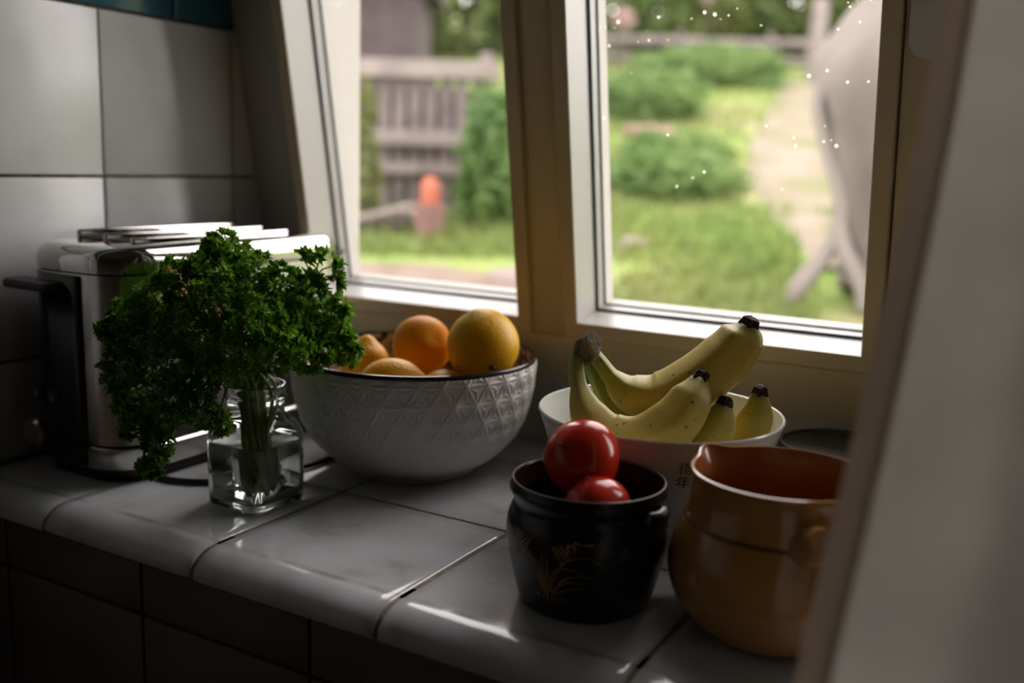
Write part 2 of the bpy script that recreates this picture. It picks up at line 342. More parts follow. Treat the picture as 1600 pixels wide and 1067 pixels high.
# window wall: leaning inside skin
def lslab(name, x0, x1, u0, u1, q0, q1, m, bevel=0.0015, label=None):
    b = MB(); b.lbox(x0, x1, u0, u1, q0, q1); o = b.build(name, m, None, smooth=True, bevel=bevel); struct(o, label); return o
lslab('wall_back', 0.32, 1.42, -0.95, 1.6, 0.004, 0.12, M['plaster'], 0)
lslab('wall_back', -1.02, 0.32, -0.95, 0.095, 0.004, 0.085, M['greypaint'], 0)
lslab('wall_back', -1.02, 0.32, 1.05, 1.6, 0.004, 0.12, M['plaster'], 0)
lslab('trim_1', -1.012, -0.9148, 0.0, 1.05, 0.015, 0.10, M['greypaint'], label='wide grey painted lining board left of the window')
lslab('trim_2', -0.5656, -0.5204, 0.1436, 1.05, 0.0, 0.086, M['paint'], 0.002, label='warm-lit cream window mullion between the two sashes')
lslab('trim_3', -1.0, 0.325, 0.085, 0.1432, -0.001, 0.087, M['paint'], 0.002, label='warm-lit cream bottom rail of the window frame')
lslab('trim_4', -0.1646, -0.085, 0.1436, 1.05, 0.0, 0.087, M['paint'], 0.0015, label='warm-lit cream window post beside the curtain')
lslab('trim_5', -0.9146, 0.325, 1.022, 1.05, 0.0, 0.087, M['paint'], 0.0015)
# outside reveal (upright) left of the glass
b = MB()
for zz0, zz1 in ((0.10, 1.1),):
    y0a = lean(0, zz0, 0.10)[1] - .0; y0b = 1.06 - zz1 * math.tan(LEAN) + 0.09
    vs = [(-1.02, y0a - .012, zz0), (-0.8958, y0a - .012, zz0), (-0.8958, 1.117, zz0), (-1.02, 1.117, zz0), (-1.02, y0b, zz1), (-0.8958, y0b, zz1), (-0.8958, 1.117, zz1), (-1.02, 1.117, zz1)]
    b.add(vs, [(0,3,2,1),(4,5,6,7),(0,1,5,4),(1,2,6,5),(2,3,7,6),(3,0,4,7)])
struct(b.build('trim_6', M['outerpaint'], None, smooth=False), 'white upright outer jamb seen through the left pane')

def make_window(name, x0, x1, label):
    u0, u1 = 0.1626, 1.005
    root = empty(name, lean((x0 + x1) / 2, u0, 0)); struct(root, label)
    L0 = Vector(root.location)
    def part(nm, prof, m, par=root):
        v, f = ring_sweep(prof, x0, x1, u0, u1); v = [Vector(p) - L0 for p in v]
        return mk(nm, v, f, m, par, smooth=False)
    part('sash_face', [(0.0185, 0.02), (0.0185, -0.004), (0.0172, -0.0055), (0.0012, -0.0055), (0.0, -0.0043)], M['paint'])
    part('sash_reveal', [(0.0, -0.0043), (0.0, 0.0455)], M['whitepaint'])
    part('gasket', [(0.0, 0.0455), (-0.0015, 0.0462), (-0.0015, 0.0478), (-0.003, 0.0485)], M['gasket'])
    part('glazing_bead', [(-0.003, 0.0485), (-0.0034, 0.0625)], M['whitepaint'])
    part('gasket', [(-0.0034, 0.0625), (-0.0048, 0.063), (-0.0048, 0.0655), (-0.0034, 0.066)], M['gasket'])
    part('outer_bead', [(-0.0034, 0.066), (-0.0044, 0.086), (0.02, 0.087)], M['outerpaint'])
    b = MB(); b.lbox(x0 - 0.003, x1 + 0.003, u0 - 0.003, u1 + 0.003, 0.0632, 0.0655)
    b.v = [Vector(p) - L0 for p in b.v]; b.build('pane', M['pane'] if name == 'window_2' else M['paneclean'], root, smooth=False)
    return root
make_window('window_1', -0.896, -0.5825, 'left window sash with a view of the slatted wooden bin')
make_window('window_3', -0.0665, 0.3010, 'window sash hidden behind the linen curtain')
make_window('window_2', -0.5030, -0.1850, 'right window sash with splashed glass and a view of the lawn')

# small black stay on the left sash, handle on the right post
def lpart(root, nm, fn, m):
    b = MB(); fn(b); b.v = [Vector(p) - Vector(root.location) for p in b.v]; return b.build(nm, m, root, bevel=0.001)
W1 = bpy.data.objects['window_1']; h = empty('window_stay', lean(-0.894, 0.208, 0.02)); tag(h, 'small black window stay')
lpart(h, 'pin', lambda b: b.lbox(-0.896, -0.885, 0.204, 0.212, 0.024, 0.048), M['blackp'])
lpart(h, 'plate', lambda b: b.lbox(-0.8962, -0.8945, 0.198, 0.218, 0.018, 0.052), M['darkp'])
h.parent = W1; h.location = Vector(h.location) - Vector(W1.location)
h = empty('window_handle', lean(-0.143, 0.54, 0)); tag(h, 'pale window handle on a rounded plate')
def plate_mesh(root):
    v = []; f = []; n = 16; xc, hw, ub, ut = -0.1415, 0.0195, 0.449, 0.60
    loop = []
    for k in range(n + 1):
        a = math.pi + math.pi * k / n; loop.append((xc + hw * math.cos(a), ub + hw + hw * math.sin(a)))
    for k in range(n + 1):
        a = math.pi * k / n; loop.append((xc + hw * math.cos(a), ut - hw + hw * math.sin(a)))
    m = len(loop)
    for s, q in ((1.0, 0.0), (1.0, -0.005), (0.93, -0.007)):
        for (x, u) in loop: v.append(Vector(lean(xc + (x - xc) * s, (ub + ut) / 2 + (u - (ub + ut) / 2) * (1 - (1 - s) * .3), q)) - Vector(root.location))
    for r in range(2):
        for k in range(m): f.append((r*m+k, r*m+(k+1) % m, (r+1)*m+(k+1) % m, (r+1)*m+k))
    f.append(tuple(range(2*m, 3*m))); mk('plate', v, f, M['whitepaint'], root)
plate_mesh(h)
pts = [Vector(lean(-0.1415, 0.512, -0.004)), Vector(lean(-0.1415, 0.512, -0.035)), Vector(lean(-0.1415, 0.52, -0.045)), Vector(lean(-0.1415, 0.545, -0.047)), Vector(lean(-0.1415, 0.63, -0.047))]
v, f = sweep(catmull(pts, 5), lerp_list([0.012, 0.010, 0.009, 0.009, 0.008], 21), 14)
mk('lever', [p - Vector(h.location) for p in v], f, M['whitepaint'], h); h.parent = bpy.data.objects['trim_4']

# ------------------------------------------------------------------ tiled counter
ctr = empty('tiled_worktop', (-0.3, 0.57, 0)); tag(ctr, 'white tiled window-sill worktop with rounded front edge and brown grout lines', 'worktop')
C0 = Vector(ctr.location)
b = MB(); b.box(-1.004, 0.9, 0.600, 1.062, -0.03, -0.0014)
gp = [(0.62, -0.02), (0.62, -0.0014), (0.599, -0.0014)] + [(0.5992 - 0.0305 * math.sin(math.pi / 20 * k), -0.0014 - 0.0208 * (1 - math.cos(math.pi / 20 * k))) for k in range(1, 11)] + [(0.575, -0.0225)]
b.add([(-1.004, y, z) for y, z in gp] + [(0.9, y, z) for y, z in gp], [(k, (k + 1) % len(gp), (k + 1) % len(gp) + len(gp), k + len(gp)) for k in range(len(gp))] + [tuple(range(len(gp))), tuple(reversed(range(len(gp), 2 * len(gp))))]); b.v = [Vector(p) - C0 for p in b.v]; b.build('grout_bed', M['grout'], ctr, smooth=False)
XJ = [-1.0025, -0.8405, -0.6390, -0.4390, -0.2360, -0.0345, 0.167, 0.3685, 0.57, 0.7715]
def nose_profile():
    p = [(0.7685, -0.012), (0.7685, -0.0012), (0.7672, 0.0)]
    for k in range(9): p.append((0.75 - k * 0.019, 0.0))
    for k in range(1, 11):
        a = math.pi / 2 * k / 10; p.append((0.598 - 0.031 * math.sin(a), -0.022 * (1 - math.cos(a))))
    p += [(0.5672, -0.0232), (0.569, -0.0242), (0.578, -0.0242), (0.590, -0.012)]
    return p
for a, c in zip(XJ, XJ[1:]):
    x0 = a + J * 0.6; x1 = c - J * 0.6; pr = nose_profile(); n = len(pr); v = []; f = []
    cy = 0.66; cz = -0.012; rz = random.uniform(-0.0004, 0.0006)
    for x, s in ((x0, 0.0012), (x0 + 0.0016, 0), (x0 + 0.012, 0), (x1 - 0.012, 0), (x1 - 0.0016, 0), (x1, 0.0012)):
        for (y, z) in pr:
            d = Vector((y - 0.66, z + 0.012)); 
            dy = s if y < 0.6 else 0; v.append((x - C0.x, y + dy - C0.y, z - (s if z > -0.012 else 0) + rz))
    for i in range(5):
        for k in range(n): f.append((i*n+k, i*n+(k+1) % n, (i+1)*n+(k+1) % n, (i+1)*n+k))
    f.append(tuple(range(n))); f.append(tuple(reversed(range(5*n, 6*n))))
    mk('edge_tile', v, f, M['counter_tile'], ctr, sharp=50)
    for (y0, y1) in ((0.7705, 0.9720), (0.9720, 1.064)):
        ya = y0 + J / 2; yb = y1 - J / 2
        o = link('tile', tile_mesh(x1 - x0, yb - ya, 0.009, M['counter_tile']), ctr, (x0 - C0.x, ya - C0.y, -0.009 + random.uniform(-0.0003, 0.0004)))
bs = empty('counter_base', (-0.3, 0.6, -0.9)); tag(bs, 'dark tiled front of the counter below the white edge', 'counter')
b = MB(); b.box(-1.004 + .3, 1.2, 0.5845 - .6, 0.45, 0, 0.87); b.build('core', M['grout'], bs, smooth=False)
x = -1.118
while x < 0.85:
    for z0, z1 in ((-0.081, -0.026), (-0.2825, -0.081), (-0.484, -0.2825), (-0.685, -0.484)):
        xa = max(x, -1.003) + J / 2; xb = x + 0.2015 - J / 2
        if xb - xa > 0.01:
            o = link('tile', tile_mesh(xb - xa, 0.0075, z1 - z0 - J, M['front_tile']), bs, (xa + 0.3, 0.5775 - 0.6, z0 + J / 2 + 0.9))
    x += 0.2015

# ------------------------------------------------------------------ toaster
def rrect(hx, hy, r, n=8):
    out = []
    for cx, cy, a0 in ((hx-r, hy-r, 0), (-hx+r, hy-r, 90), (-hx+r, -hy+r, 180), (hx-r, -hy+r, 270)):
        for k in range(n + 1):
            a = math.radians(a0 + 90 * k / n); out.append((cx + r * math.cos(a), cy + r * math.sin(a)))
    return out
def stack(levels, n=8):
    """levels: (hx, hy, r, z)"""
    v = []; f = []
    for hx, hy, r, z in levels: v += [(px, py, z) for px, py in rrect(hx, hy, r, n)]
    m = 4 * (n + 1)
    for i in range(len(levels) - 1):
        for k in range(m): f.append((i*m+k, i*m+(k+1) % m, (i+1)*m+(k+1) % m, (i+1)*m+k))
    f.append(tuple(reversed(range(m)))); f.append(tuple(range((len(levels)-1)*m, len(levels)*m)))
    return v, f
t = empty('toaster', (-0.897, 0.824, 0)); tag(t, 'long stainless steel toaster with black end panel against the tiled wall', 'toaster')
HX, HY, RR = 0.076, 0.178, 0.050
v, f = stack([(HX-.006, HY-.006, RR-.006, 0.0), (HX-.003, HY-.003, RR, 0.003), (HX-.003, HY-.003, RR, 0.014)]); mk('foot', v, f, M['blackp'], t)
v, f = stack([(HX, HY, RR, 0.014), (HX+.001, HY+.001, RR, 0.016), (HX+.001, HY+.001, RR, 0.036), (HX-.001, HY-.001, RR, 0.038)], 12); mk('base_band', v, f, M['chrome'], t)
v, f = stack([(HX-.0015, HY-.0015, RR, 0.036), (HX-.0015, HY-.0015, RR, 0.040)], 12); mk('seam', v, f, M['void'], t)
v, f = stack([(HX, HY, RR, 0.040), (HX, HY, RR, 0.216)], 16); mk('body', v, f, M['chrome'], t)
v, f = stack([(HX-.002, HY-.002, RR, 0.216), (HX+.0015, HY+.0015, RR, 0.218), (HX+.002, HY+.002, RR, 0.226), (HX+.0015, HY+.0015, RR, 0.233), (HX-.001, HY-.001, RR-.001, 0.2385), (HX-.005, HY-.006, RR-.004, 0.2425), (HX-.011, HY-.013, RR-.009, 0.2446), (HX-.018, HY-.022, RR-.014, 0.2452)], 16)
mk('top_cover', v, f, M['chrome2'], t)
for sx in (-0.034, 0.009): boxed = boxobj('slot', sx - 0.016, sx + 0.016, -0.118, 0.114, 0.2445, 0.2462, M['void'], t)
for sx, zt in ((-0.056, 0.2545), (-0.013, 0.2520), (0.030, 0.2500)):
    b = MB(); b.box(sx - 0.003, sx + 0.003, -0.120, 0.114, 0.236, zt); b.build('slot_ridge', M['chrome2'], t, bevel=0.0022, seg=3)
v, f = [], []
# black end panel following the end of the body
loop = [(-HX - .0015, -HY + RR + .01)] + [(-HX + RR + (RR + .0015) * math.cos(math.radians(180 + 90 * k / 14)), -HY + RR + (RR + .0015) * math.sin(math.radians(180 + 90 * k / 14))) for k in range(15)] + [(-HX + RR + (0.022 + HX - RR) * k / 4, -HY - .0015) for k in range(1, 5)]
m_ = len(loop)
for z in (0.016, 0.040, 0.214): v += [(px, py, z) for px, py in loop]
for r in range(2):
    for k in range(m_ - 1): f.append((r*m_+k, r*m_+k+1, (r+1)*m_+k+1, (r+1)*m_+k))
ep = mk('end_panel', v, f, M['blackp'], t); sd = ep.modifiers.new('thick', 'SOLIDIFY'); sd.thickness = 0.002; sd.offset = 0
b = MB(); b.box(-0.070, 0.0, -HY - 0.024, -HY + 0.004, 0.197, 0.207); b.build('lever', M['darkp'], t, bevel=0.003)
b = MB(); b.box(-0.037, -0.028, -HY - 0.0025, -HY, 0.075, 0.205); b.build('lever_slot', M['void'], t, smooth=False)
for kx, kz in ((-0.048, 0.085), (-0.022, 0.083)):
    v, f = sweep([(kx, -HY + .001, kz), (kx, -HY - 0.004, kz), (kx, -HY - 0.006, kz), (kx, -HY - .007, kz)], [0.010, 0.010, 0.009, 0.007], 20)
    k = mk('button', v, f, M['darkp'], t)
    v, f = sweep([(kx, -HY - .0068, kz), (kx, -HY - .0075, kz)], [0.005, 0.005], 14); mk('button_ring', v, f, M['chrome'], k)
v, f = sweep([(-0.052, -HY + .002, 0.042), (-0.052, -HY - 0.010, 0.042), (-0.052, -HY - 0.013, 0.042)], [0.017, 0.016, 0.013], 24); mk('dial', v, f, M['chrome'], t)
# power cord lying on the tiles
pts = catmull([(-0.845, 0.69, 0.006), (-0.825, 0.688, 0.004), (-0.79, 0.690, 0.004), (-0.752, 0.715, 0.004), (-0.728, 0.765, 0.004), (-0.716, 0.83, 0.004), (-0.735, 0.90, 0.004), (-0.80, 0.96, 0.004), (-0.87, 1.0, 0.004), (-0.89, 1.03, 0.004)], 6)
v, f = sweep(pts, 0.0032, 10); tag(mk('power_cord', v, f, M['blackp']), 'thin black power cord looping on the tiles by the toaster', 'cord')

# ------------------------------------------------------------------ jar with water
JX, JY = -0.690, 0.700
j = empty('glass_jar', (JX, JY, 0)); tag(j, 'clear square glass jar half full of water holding parsley', 'jar')
def rr_loop(h, r, z, n=6): return [(px, py, z) for px, py in rrect(h, h, r, n)]
def jar_shell():
    m = 28; lv = []
    outer = [(0.0315, 0.012, 0.0), (0.0350, 0.014, 0.0015), (0.0362, 0.013, 0.006), (0.0362, 0.012, 0.030), (0.0362, 0.012, 0.066), (0.0359, 0.014, 0.074), (0.0337, 0.020, 0.082), (0.0295, 0.0265, 0.088), (0.0282, 0.0280, 0.092), (0.0280, 0.0280, 0.098), (0.0280, 0.0280, 0.104), (0.0300, 0.0300, 0.1055), (0.0305, 0.0305, 0.108), (0.0285, 0.0285, 0.1095), (0.0282, 0.0282, 0.113), (0.0300, 0.0300, 0.1150), (0.0303, 0.0303, 0.119), (0.0290, 0.0290, 0.1205)]
    inner = [(0.0275, 0.0275, 0.1203), (0.0262, 0.0262, 0.118), (0.0258, 0.0258, 0.104), (0.0258, 0.0258, 0.094), (0.0275, 0.024, 0.086), (0.0305, 0.017, 0.079), (0.0332, 0.012, 0.072), (0.0334, 0.010, 0.030), (0.0330, 0.010, 0.011), (0.029, 0.014, 0.0075), (0.015, 0.0149, 0.0065)]
    v = []; f = []
    for h, r, z in outer + inner: v += rr_loop(h, min(r, h - 1e-5), z)
    L = len(outer) + len(inner)
    for i in range(L - 1):
        for k in range(m): f.append((i*m+k, i*m+(k+1) % m, (i+1)*m+(k+1) % m, (i+1)*m+k))
    f.append(tuple(reversed(range(m)))); f.append(tuple(range((L-1)*m, L*m)))
    return v, f
v, f = jar_shell(); mk('glass', v, f, M['jarglass'], j, sharp=60)
v = []; f = []
wl_ = [(0.016, 0.0149, 0.0068), (0.0288, 0.014, 0.0078), (0.0328, 0.010, 0.0115), (0.0332, 0.010, 0.030), (0.0332, 0.011, 0.0640), (0.0326, 0.011, 0.0636)]
for hh, r, z in wl_: v += rr_loop(hh, min(r, hh - 1e-5), z)
for i in range(len(wl_) - 1):
    for k in range(28): f.append((i*28+k, i*28+(k+1) % 28, (i+1)*28+(k+1) % 28, (i+1)*28+k))
f.append(tuple(reversed(range(28)))); f.append(tuple(range((len(wl_)-1)*28, len(wl_)*28)))
wt = mk('water', v, f, M['water'], None, sharp=60, loc=(JX, JY, 0)); tag(wt, 'clear water filling the lower half of the square glass jar', 'water')

# ------------------------------------------------------------------ parsley
CL = [((-0.723,0.691,0.248),0.0136),((-0.727,0.672,0.228),0.0159),((-0.743,0.661,0.216),0.0208),((-0.761,0.647,0.197),0.0244),((-0.768,0.627,0.18),0.0193),((-0.76,0.627,0.153),0.0206),((-0.765,0.609,0.14),0.0167),((-0.753,0.612,0.12),0.0179),((-0.738,0.604,0.096),0.0142),((-0.721,0.614,0.097),0.013),((-0.713,0.603,0.079),0.0105),((-0.717,0.597,0.061),0.0082),((-0.715,0.645,0.175),0.0269),((-0.698,0.661,0.205),0.0269),((-0.688,0.693,0.221),0.0232),((-0.713,0.705,0.233),0.0175),((-0.666,0.704,0.209),0.0244),((-0.645,0.711,0.186),0.0244),((-0.629,0.729,0.173),0.0198),((-0.612,0.736,0.158),0.0148),((-0.659,0.667,0.184),0.0266),((-0.634,0.678,0.164),0.0237),((-0.666,0.646,0.156),0.0246),((-0.69,0.628,0.138),0.0199),((-0.707,0.617,0.132),0.0199),((-0.692,0.622,0.112),0.0152),((-0.663,0.625,0.104),0.0081),((-0.626,0.704,0.155),0.0169),((-0.778,0.678,0.17),0.0255),((-0.748,0.718,0.22),0.0257),((-0.698,0.737,0.177),0.0289),((-0.666,0.749,0.199),0.0191),((-0.735,0.687,0.154),0.0252),((-0.79,0.613,0.173),0.0073),((-0.724,0.623,0.152),0.0213)]
FLAT = [(-0.637,0.723,0.223),(-0.633,0.73,0.244),(-0.621,0.735,0.238),(-0.619,0.734,0.223),(-0.62,0.729,0.205),(-0.609,0.734,0.199),(-0.646,0.722,0.243),(-0.63,0.725,0.214)]
pb = empty('parsley_bunch', (JX, JY, 0.01)); tag(pb, 'bunch of curly green parsley standing in the glass jar', 'parsley')
PO = Vector(pb.location)
rnd = random.Random(11)
def leaflet(mb, base, d, size, curl, pts=7):
    """one frilly leaf: fan of notched lobes with ruffled edge"""
    d = d.normalized(); s = d.orthogonal(); s.rotate(Matrix.Rotation(rnd.uniform(0, 6.28), 3, d)); n = d.cross(s)
    v = [base, base + d * size * 0.45 + n * size * 0.08]; f = []
    k = pts * 2 - 1
    for i in range(k):
        a = (i / (k - 1) - 0.5) * 2.7; tip = (i % 2 == 0)
        rr = size * ((1.0 if tip else 0.66) * (0.82 + 0.18 * math.cos(a)))
        ruf = size * curl * (0.5 if tip else -0.28) * (1 if (i // 2) % 2 == 0 else -0.7)
        v.append(base + d * (rr * math.cos(a) * 0.95 + size * .08) + s * (rr * math.sin(a)) + n * (ruf + size * 0.15 * rnd.uniform(-1, 1)))
    f.append((0, 2, 1)); f.append((0, 1, k + 1))
    for i in range(k - 1): f.append((1, i + 2, i + 3))
    mb.add(v, f)
def rdir():
    while True:
        p = Vector((rnd.uniform(-1, 1), rnd.uniform(-1, 1), rnd.uniform(-1, 1)))
        if 0.05 < p.length < 1: return p.normalized()
allc = Vector((-0.70, 0.675, 0.165))
for i, (c, r) in enumerate(CL):
    c = Vector(c); ang = rnd.uniform(0, 6.28); rad = rnd.uniform(0.002, 0.0215)
    nk = Vector((JX + rad * math.cos(ang), JY + rad * math.sin(ang), 0.120))
    if c.z < 0.14:  # drooping sprigs leave over the rim
        dirh = Vector((c.x - JX, c.y - JY, 0)).normalized(); nk = Vector((JX, JY, 0.124)) + dirh * 0.019
    bt = Vector((JX + rnd.uniform(0.002, 0.020), JY + rnd.uniform(-0.016, 0.010), 0.012 + rnd.uniform(0, 0.02)))
    mid = nk + (c - nk) * 0.5 + Vector((0, 0, 0.022 if c.z < 0.18 else 0.006))
    pts = catmull([bt - PO, nk * .45 + bt * .55 - PO, nk - PO, mid - PO, c - PO], 5)
    st = MB(); st.tube(pts, lerp_list([0.0021, 0.0021, 0.0019, 0.0015, 0.0008], len(pts)), 7)
    nb = 7
    br = []
    for k in range(nb):
        d = (rdir() + (c - allc).normalized() * 0.7).normalized(); q = c + d * r * rnd.uniform(0.5, 0.9); br.append((c, q)); st.tube([c - PO, (c + q) / 2 + Vector((0, 0, .001)) - PO, q - PO], [0.0008, 0.0006, 0.0004], 5)
    so = st.build('stem', M['stem'], pb)
    lf = MB(); N = int((36 + 62 * (r / 0.022) ** 2) * (0.6 if c.z < 0.155 else 1.0))
    for k in range(N):
        d = rdir(); rr = r * rnd.uniform(0.45, 1.0) ** 0.6
        p = c + d * rr; od = (d * 1.0 + rdir() * 0.8 + Vector((0, 0, 0.35))).normalized()
        leaflet(lf, p - PO, od, rnd.uniform(0.0042, 0.0085), rnd.uniform(0.5, 1.0), 5)
    for k in range(9):
        d = (rdir() + (c - allc).normalized() * 0.9 + Vector((0, 0, .15))).normalized(); q = c + d * r * rnd.uniform(1.0, 1.35)
        lf.tube([c + d * r * .6 - PO, q - PO], [0.0006, 0.0004], 4)
        for e in range(5): leaflet(lf, q - PO, (d + rdir() * 0.75).normalized(), rnd.uniform(0.005, 0.0085), 0.5, 5)
    o = lf.build('foliage', M['parsley'], so, smooth=False); o['kind'] = 'stuff'
# one sprig of flatter leaves at the right
fs = MB(); fs.tube([p - PO for p in catmull([Vector((-0.68, 0.70, 0.02)), Vector((-0.682, 0.705, 0.12)), Vector((-0.655, 0.712, 0.185)), Vector(FLAT[0]), Vector(FLAT[1])], 5)], lerp_list([0.002, 0.002, 0.0016, 0.0010, 0.0006], 21), 7)
for q in FLAT[2:]: fs.tube([Vector(FLAT[0]) - PO, (Vector(FLAT[0]) + Vector(q)) / 2 + Vector((0, 0, .004)) - PO, Vector(q) - PO], [0.0009, 0.0008, 0.0006], 5)
so = fs.build('stem', M['stem'], pb)
for q in FLAT:
    lf = MB(); q = Vector(q)
    for k in range(5):
        d = ((q - Vector((-0.645, 0.716, 0.205))).normalized() + rdir() * 0.7).normalized(); leaflet(lf, q - PO + rdir() * 0.003, d, rnd.uniform(0.010, 0.0145), 0.35, 6)
    lf.build('leaf', M['parsley'], so, smooth=False)

# ------------------------------------------------------------------ big white bowl with star relief
BX, BY = -0.633, 0.887
bw = empty('fruit_bowl', (BX, BY, 0)); tag(bw, 'large white bowl with embossed star pattern and dark rim', 'bowl')
outer = [(0.0, 0.004), (0.058, 0.004), (0.064, 0.0005), (0.069, 0.0), (0.072, 0.003), (0.078, 0.009), (0.092, 0.0175), (0.106, 0.031), (0.117, 0.047), (0.1255, 0.067), (0.131, 0.090), (0.1335, 0.110), (0.1345, 0.1265)]
def dense(pr, m):
    return [(p.x, p.y) for p in catmull([Vector((a, b_, 0)) for a, b_ in pr], m)]
bulk = dense(outer[4:], 14)
NB = 816; NS = 34
cum = [0.0]
for (r0, z0), (r1, z1) in zip(bulk, bulk[1:]): cum.append(cum[-1] + math.hypot(r1 - r0, z1 - z0) / ((r0 + r1) / 2))
top = cum[-1]
def star(a, vv):
    """asanoha relief: ridges on a triangular lattice and to the triangle centres"""
    s = NS / (2 * math.pi); x = a * s; y = (top - vv) * s - 0.28   # star spacing 1
    h = math.sqrt(3) / 2
    if y < -0.35 or y > 4.4: return 0.0
    best = 0.0; j0 = math.floor(y / h)
    cand = []
    for jj in (j0, j0 + 1):
        off = 0.5 * (jj % 2)
        i0 = math.floor(x - off)
        for ii in (i0, i0 + 1): cand.append((ii + off, jj * h))
    d = 0.0
    for (cx, cy) in cand:
        dx = x - cx; dy = y - cy; rr = math.hypot(dx, dy)
        if rr > 0.62: continue
        an = math.atan2(dy, dx); an6 = (an + math.pi / 6) % (math.pi / 3) - math.pi / 6
        an30 = (an) % (math.pi / 3) - math.pi / 6
        wln = abs(rr * math.sin(an6)); wsh = abs(rr * math.sin(an30))
        t = math.exp(-(wln / 0.05) ** 2) * (1.0 if rr < .52 else 0) * (1.0 - 0.45 * rr)
        if rr < 0.577: t = max(t, 0.8 * math.exp(-(wsh / 0.045) ** 2) * (1 - 0.5 * rr))
        t = max(t, math.exp(-(rr / 0.09) ** 2) * 1.15)
        d = max(d, t)
    fade = min(1.0, max(0.0, (4.4 - y) / 1.6)) * min(1.0, max(0, (y + 0.35) / 0.12))
    return d * fade
fl = {}
def bdisp(a, r, z, i):
    if i < 4 or i - 4 >= len(bulk): return r, z
    k = i - 4; d = 0.0024 * star(a, cum[k]); 
    k0 = max(k - 1, 0); k1 = min(k + 1, len(bulk) - 1); dr = bulk[k1][0] - bulk[k0][0]; dz = bulk[k1][1] - bulk[k0][1]; l = math.hypot(dr, dz)
    return r + d * dz / l, z - d * dr / l
prof = outer[:4] + bulk
v, f = lathe(prof, NB, disp=bdisp); mk('outer_wall', v, f, M['bowl'], bw, sharp=None)
v, f = lathe([(0.1345, 0.1262), (0.1352, 0.1280), (0.1352, 0.1300), (0.1342, 0.1312), (0.1325, 0.1314), (0.1313, 0.1306), (0.1308, 0.129)], 128); mk('rim', v, f, M['rimdark'], bw)
inn = dense([(0.1309, 0.1295), (0.1298, 0.110), (0.1270, 0.090), (0.1215, 0.068), (0.112, 0.049), (0.098, 0.034), (0.078, 0.022), (0.04, 0.0145), (0.0001, 0.0135)], 4)
v, f = lathe(inn, 128); mk('inner_glaze', v, f, M['bowlin'], bw)

def fruit(name, c, r, axis, m, label, cat, elong=1.0, nip=0.0, group=None, dimple=0.0, stalk=True, lump=0.02, seed=1, nipr=0.35):
    A = Vector(axis).normalized(); q = Vector((0, 0, 1)).rotation_difference(A)
    def fn(t, p):
        z = math.cos(p); s = math.sin(p)
        rr = 1.0 + lump * noise.noise(Vector((s * math.cos(t) * 1.3 + seed, s * math.sin(t) * 1.3, z * 1.3)))
        zz = z * elong
        if nip: zz += nip * math.exp(-(p / nipr) ** 2) - nip * 0.6 * math.exp(-((math.pi - p) / nipr) ** 2)
        if dimple: zz -= dimple * math.exp(-(p / 0.30) ** 2)
        k = 1.0 - (0.10 * math.exp(-((p - .5) / .25) ** 2) if nip > .08 else 0)
        return q @ (Vector((s * math.cos(t) * k, s * math.sin(t) * k, zz)) * r * rr)
    v, f = ellipsoid_like(fn, 48, 36)
    o = empty(name, c); tag(o, label, cat, group); mk('peel', v, f, m, o, sharp=None)
    if stalk:
        tp = fn(0, 0); b2 = MB(); d = A * r
        b2.tube([tp - A * 0.0015, tp + A * 0.0004, tp + A * 0.0009], [0.0030, 0.0028, 0.0012], 9); b2.build('stalk_end', M['navel'], o)
    return o
fruit('grapefruit', (-0.5402, 0.8809, 0.1500), 0.0385, (-0.15, -0.25, 0.95), M['grapefruit'], 'large yellow grapefruit at the right of the bowl, tallest fruit', 'grapefruit', 0.99, 0.05, stalk=False, seed=3, nipr=0.22)
g = [o for o in COL.objects if o.name == 'grapefruit'][0]
v, f = sweep([(0.0268, -0.0245, -0.0165), (0.0283, -0.026, -0.0175)], [0.0035, 0.002], 10); mk('blemish', v, f, M['navel'], g)
fruit('orange', (-0.6199, 0.8830, 0.1400), 0.0330, (0.75, -0.35, 0.35), M['orange'], 'round bright orange behind the lemons beside the grapefruit', 'orange', 0.97, 0, dimple=0.10, stalk=False, seed=5)
fruit('lemon', (-0.6890, 0.8700, 0.1130), 0.0270, (0.1, 0.05, 1.0), M['lemon'], 'lemon with its nipple pointing up at the left of the bowl', 'lemon', 1.05, 0.16, 'lemons in the white bowl', seed=8, stalk=False)
fruit('lemon', (-0.603, 0.8060, 0.1130), 0.0265, (0.86, 0.48, 0.08), M['lemon'], 'lemon lying lengthwise just inside the front rim of the bowl', 'lemon', 1.28, 0.14, 'lemons in the white bowl', seed=9, stalk=False)
fruit('lemon', (-0.5600, 0.8360, 0.1040), 0.0240, (0.3, 0.9, 0.1), M['lemon'], 'lemon barely showing between the front lemon and the grapefruit', 'lemon', 1.15, 0.14, 'lemons in the white bowl', seed=10, stalk=False)

# ------------------------------------------------------------------ banana bowl
QX, QY = -0.327, 0.851
qb = empty('banana_bowl', (QX, QY, 0)); tag(qb, 'pale porcelain bowl with two dark characters holding bananas', 'bowl')
bo = [(0.0, 0.004), (0.040, 0.004), (0.044, 0.0), (0.048, 0.0), (0.049, 0.010), (0.058, 0.016), (0.075, 0.032), (0.090, 0.055), (0.1005, 0.080), (0.1085, 0.104), (0.1115, 0.1135)]
po = bo[:5] + dense(bo[5:], 5)
v, f = lathe(po + [(0.1130, 0.1160), (0.1132, 0.1178), (0.1122, 0.1190), (0.1105, 0.1186), (0.1098, 0.1165)] + dense([(0.1090, 0.1135), (0.1055, 0.104), (0.0970, 0.080), (0.0865, 0.056), (0.071, 0.034), (0.05, 0.019), (0.0001, 0.0135)], 4), 120)
mk('bowl_body', v, f, M['bbowl'], qb)
def bowl_r(z): return float(np.interp(z, [p[1] for p in bo[5:]], [p[0] for p in bo[5:]]))
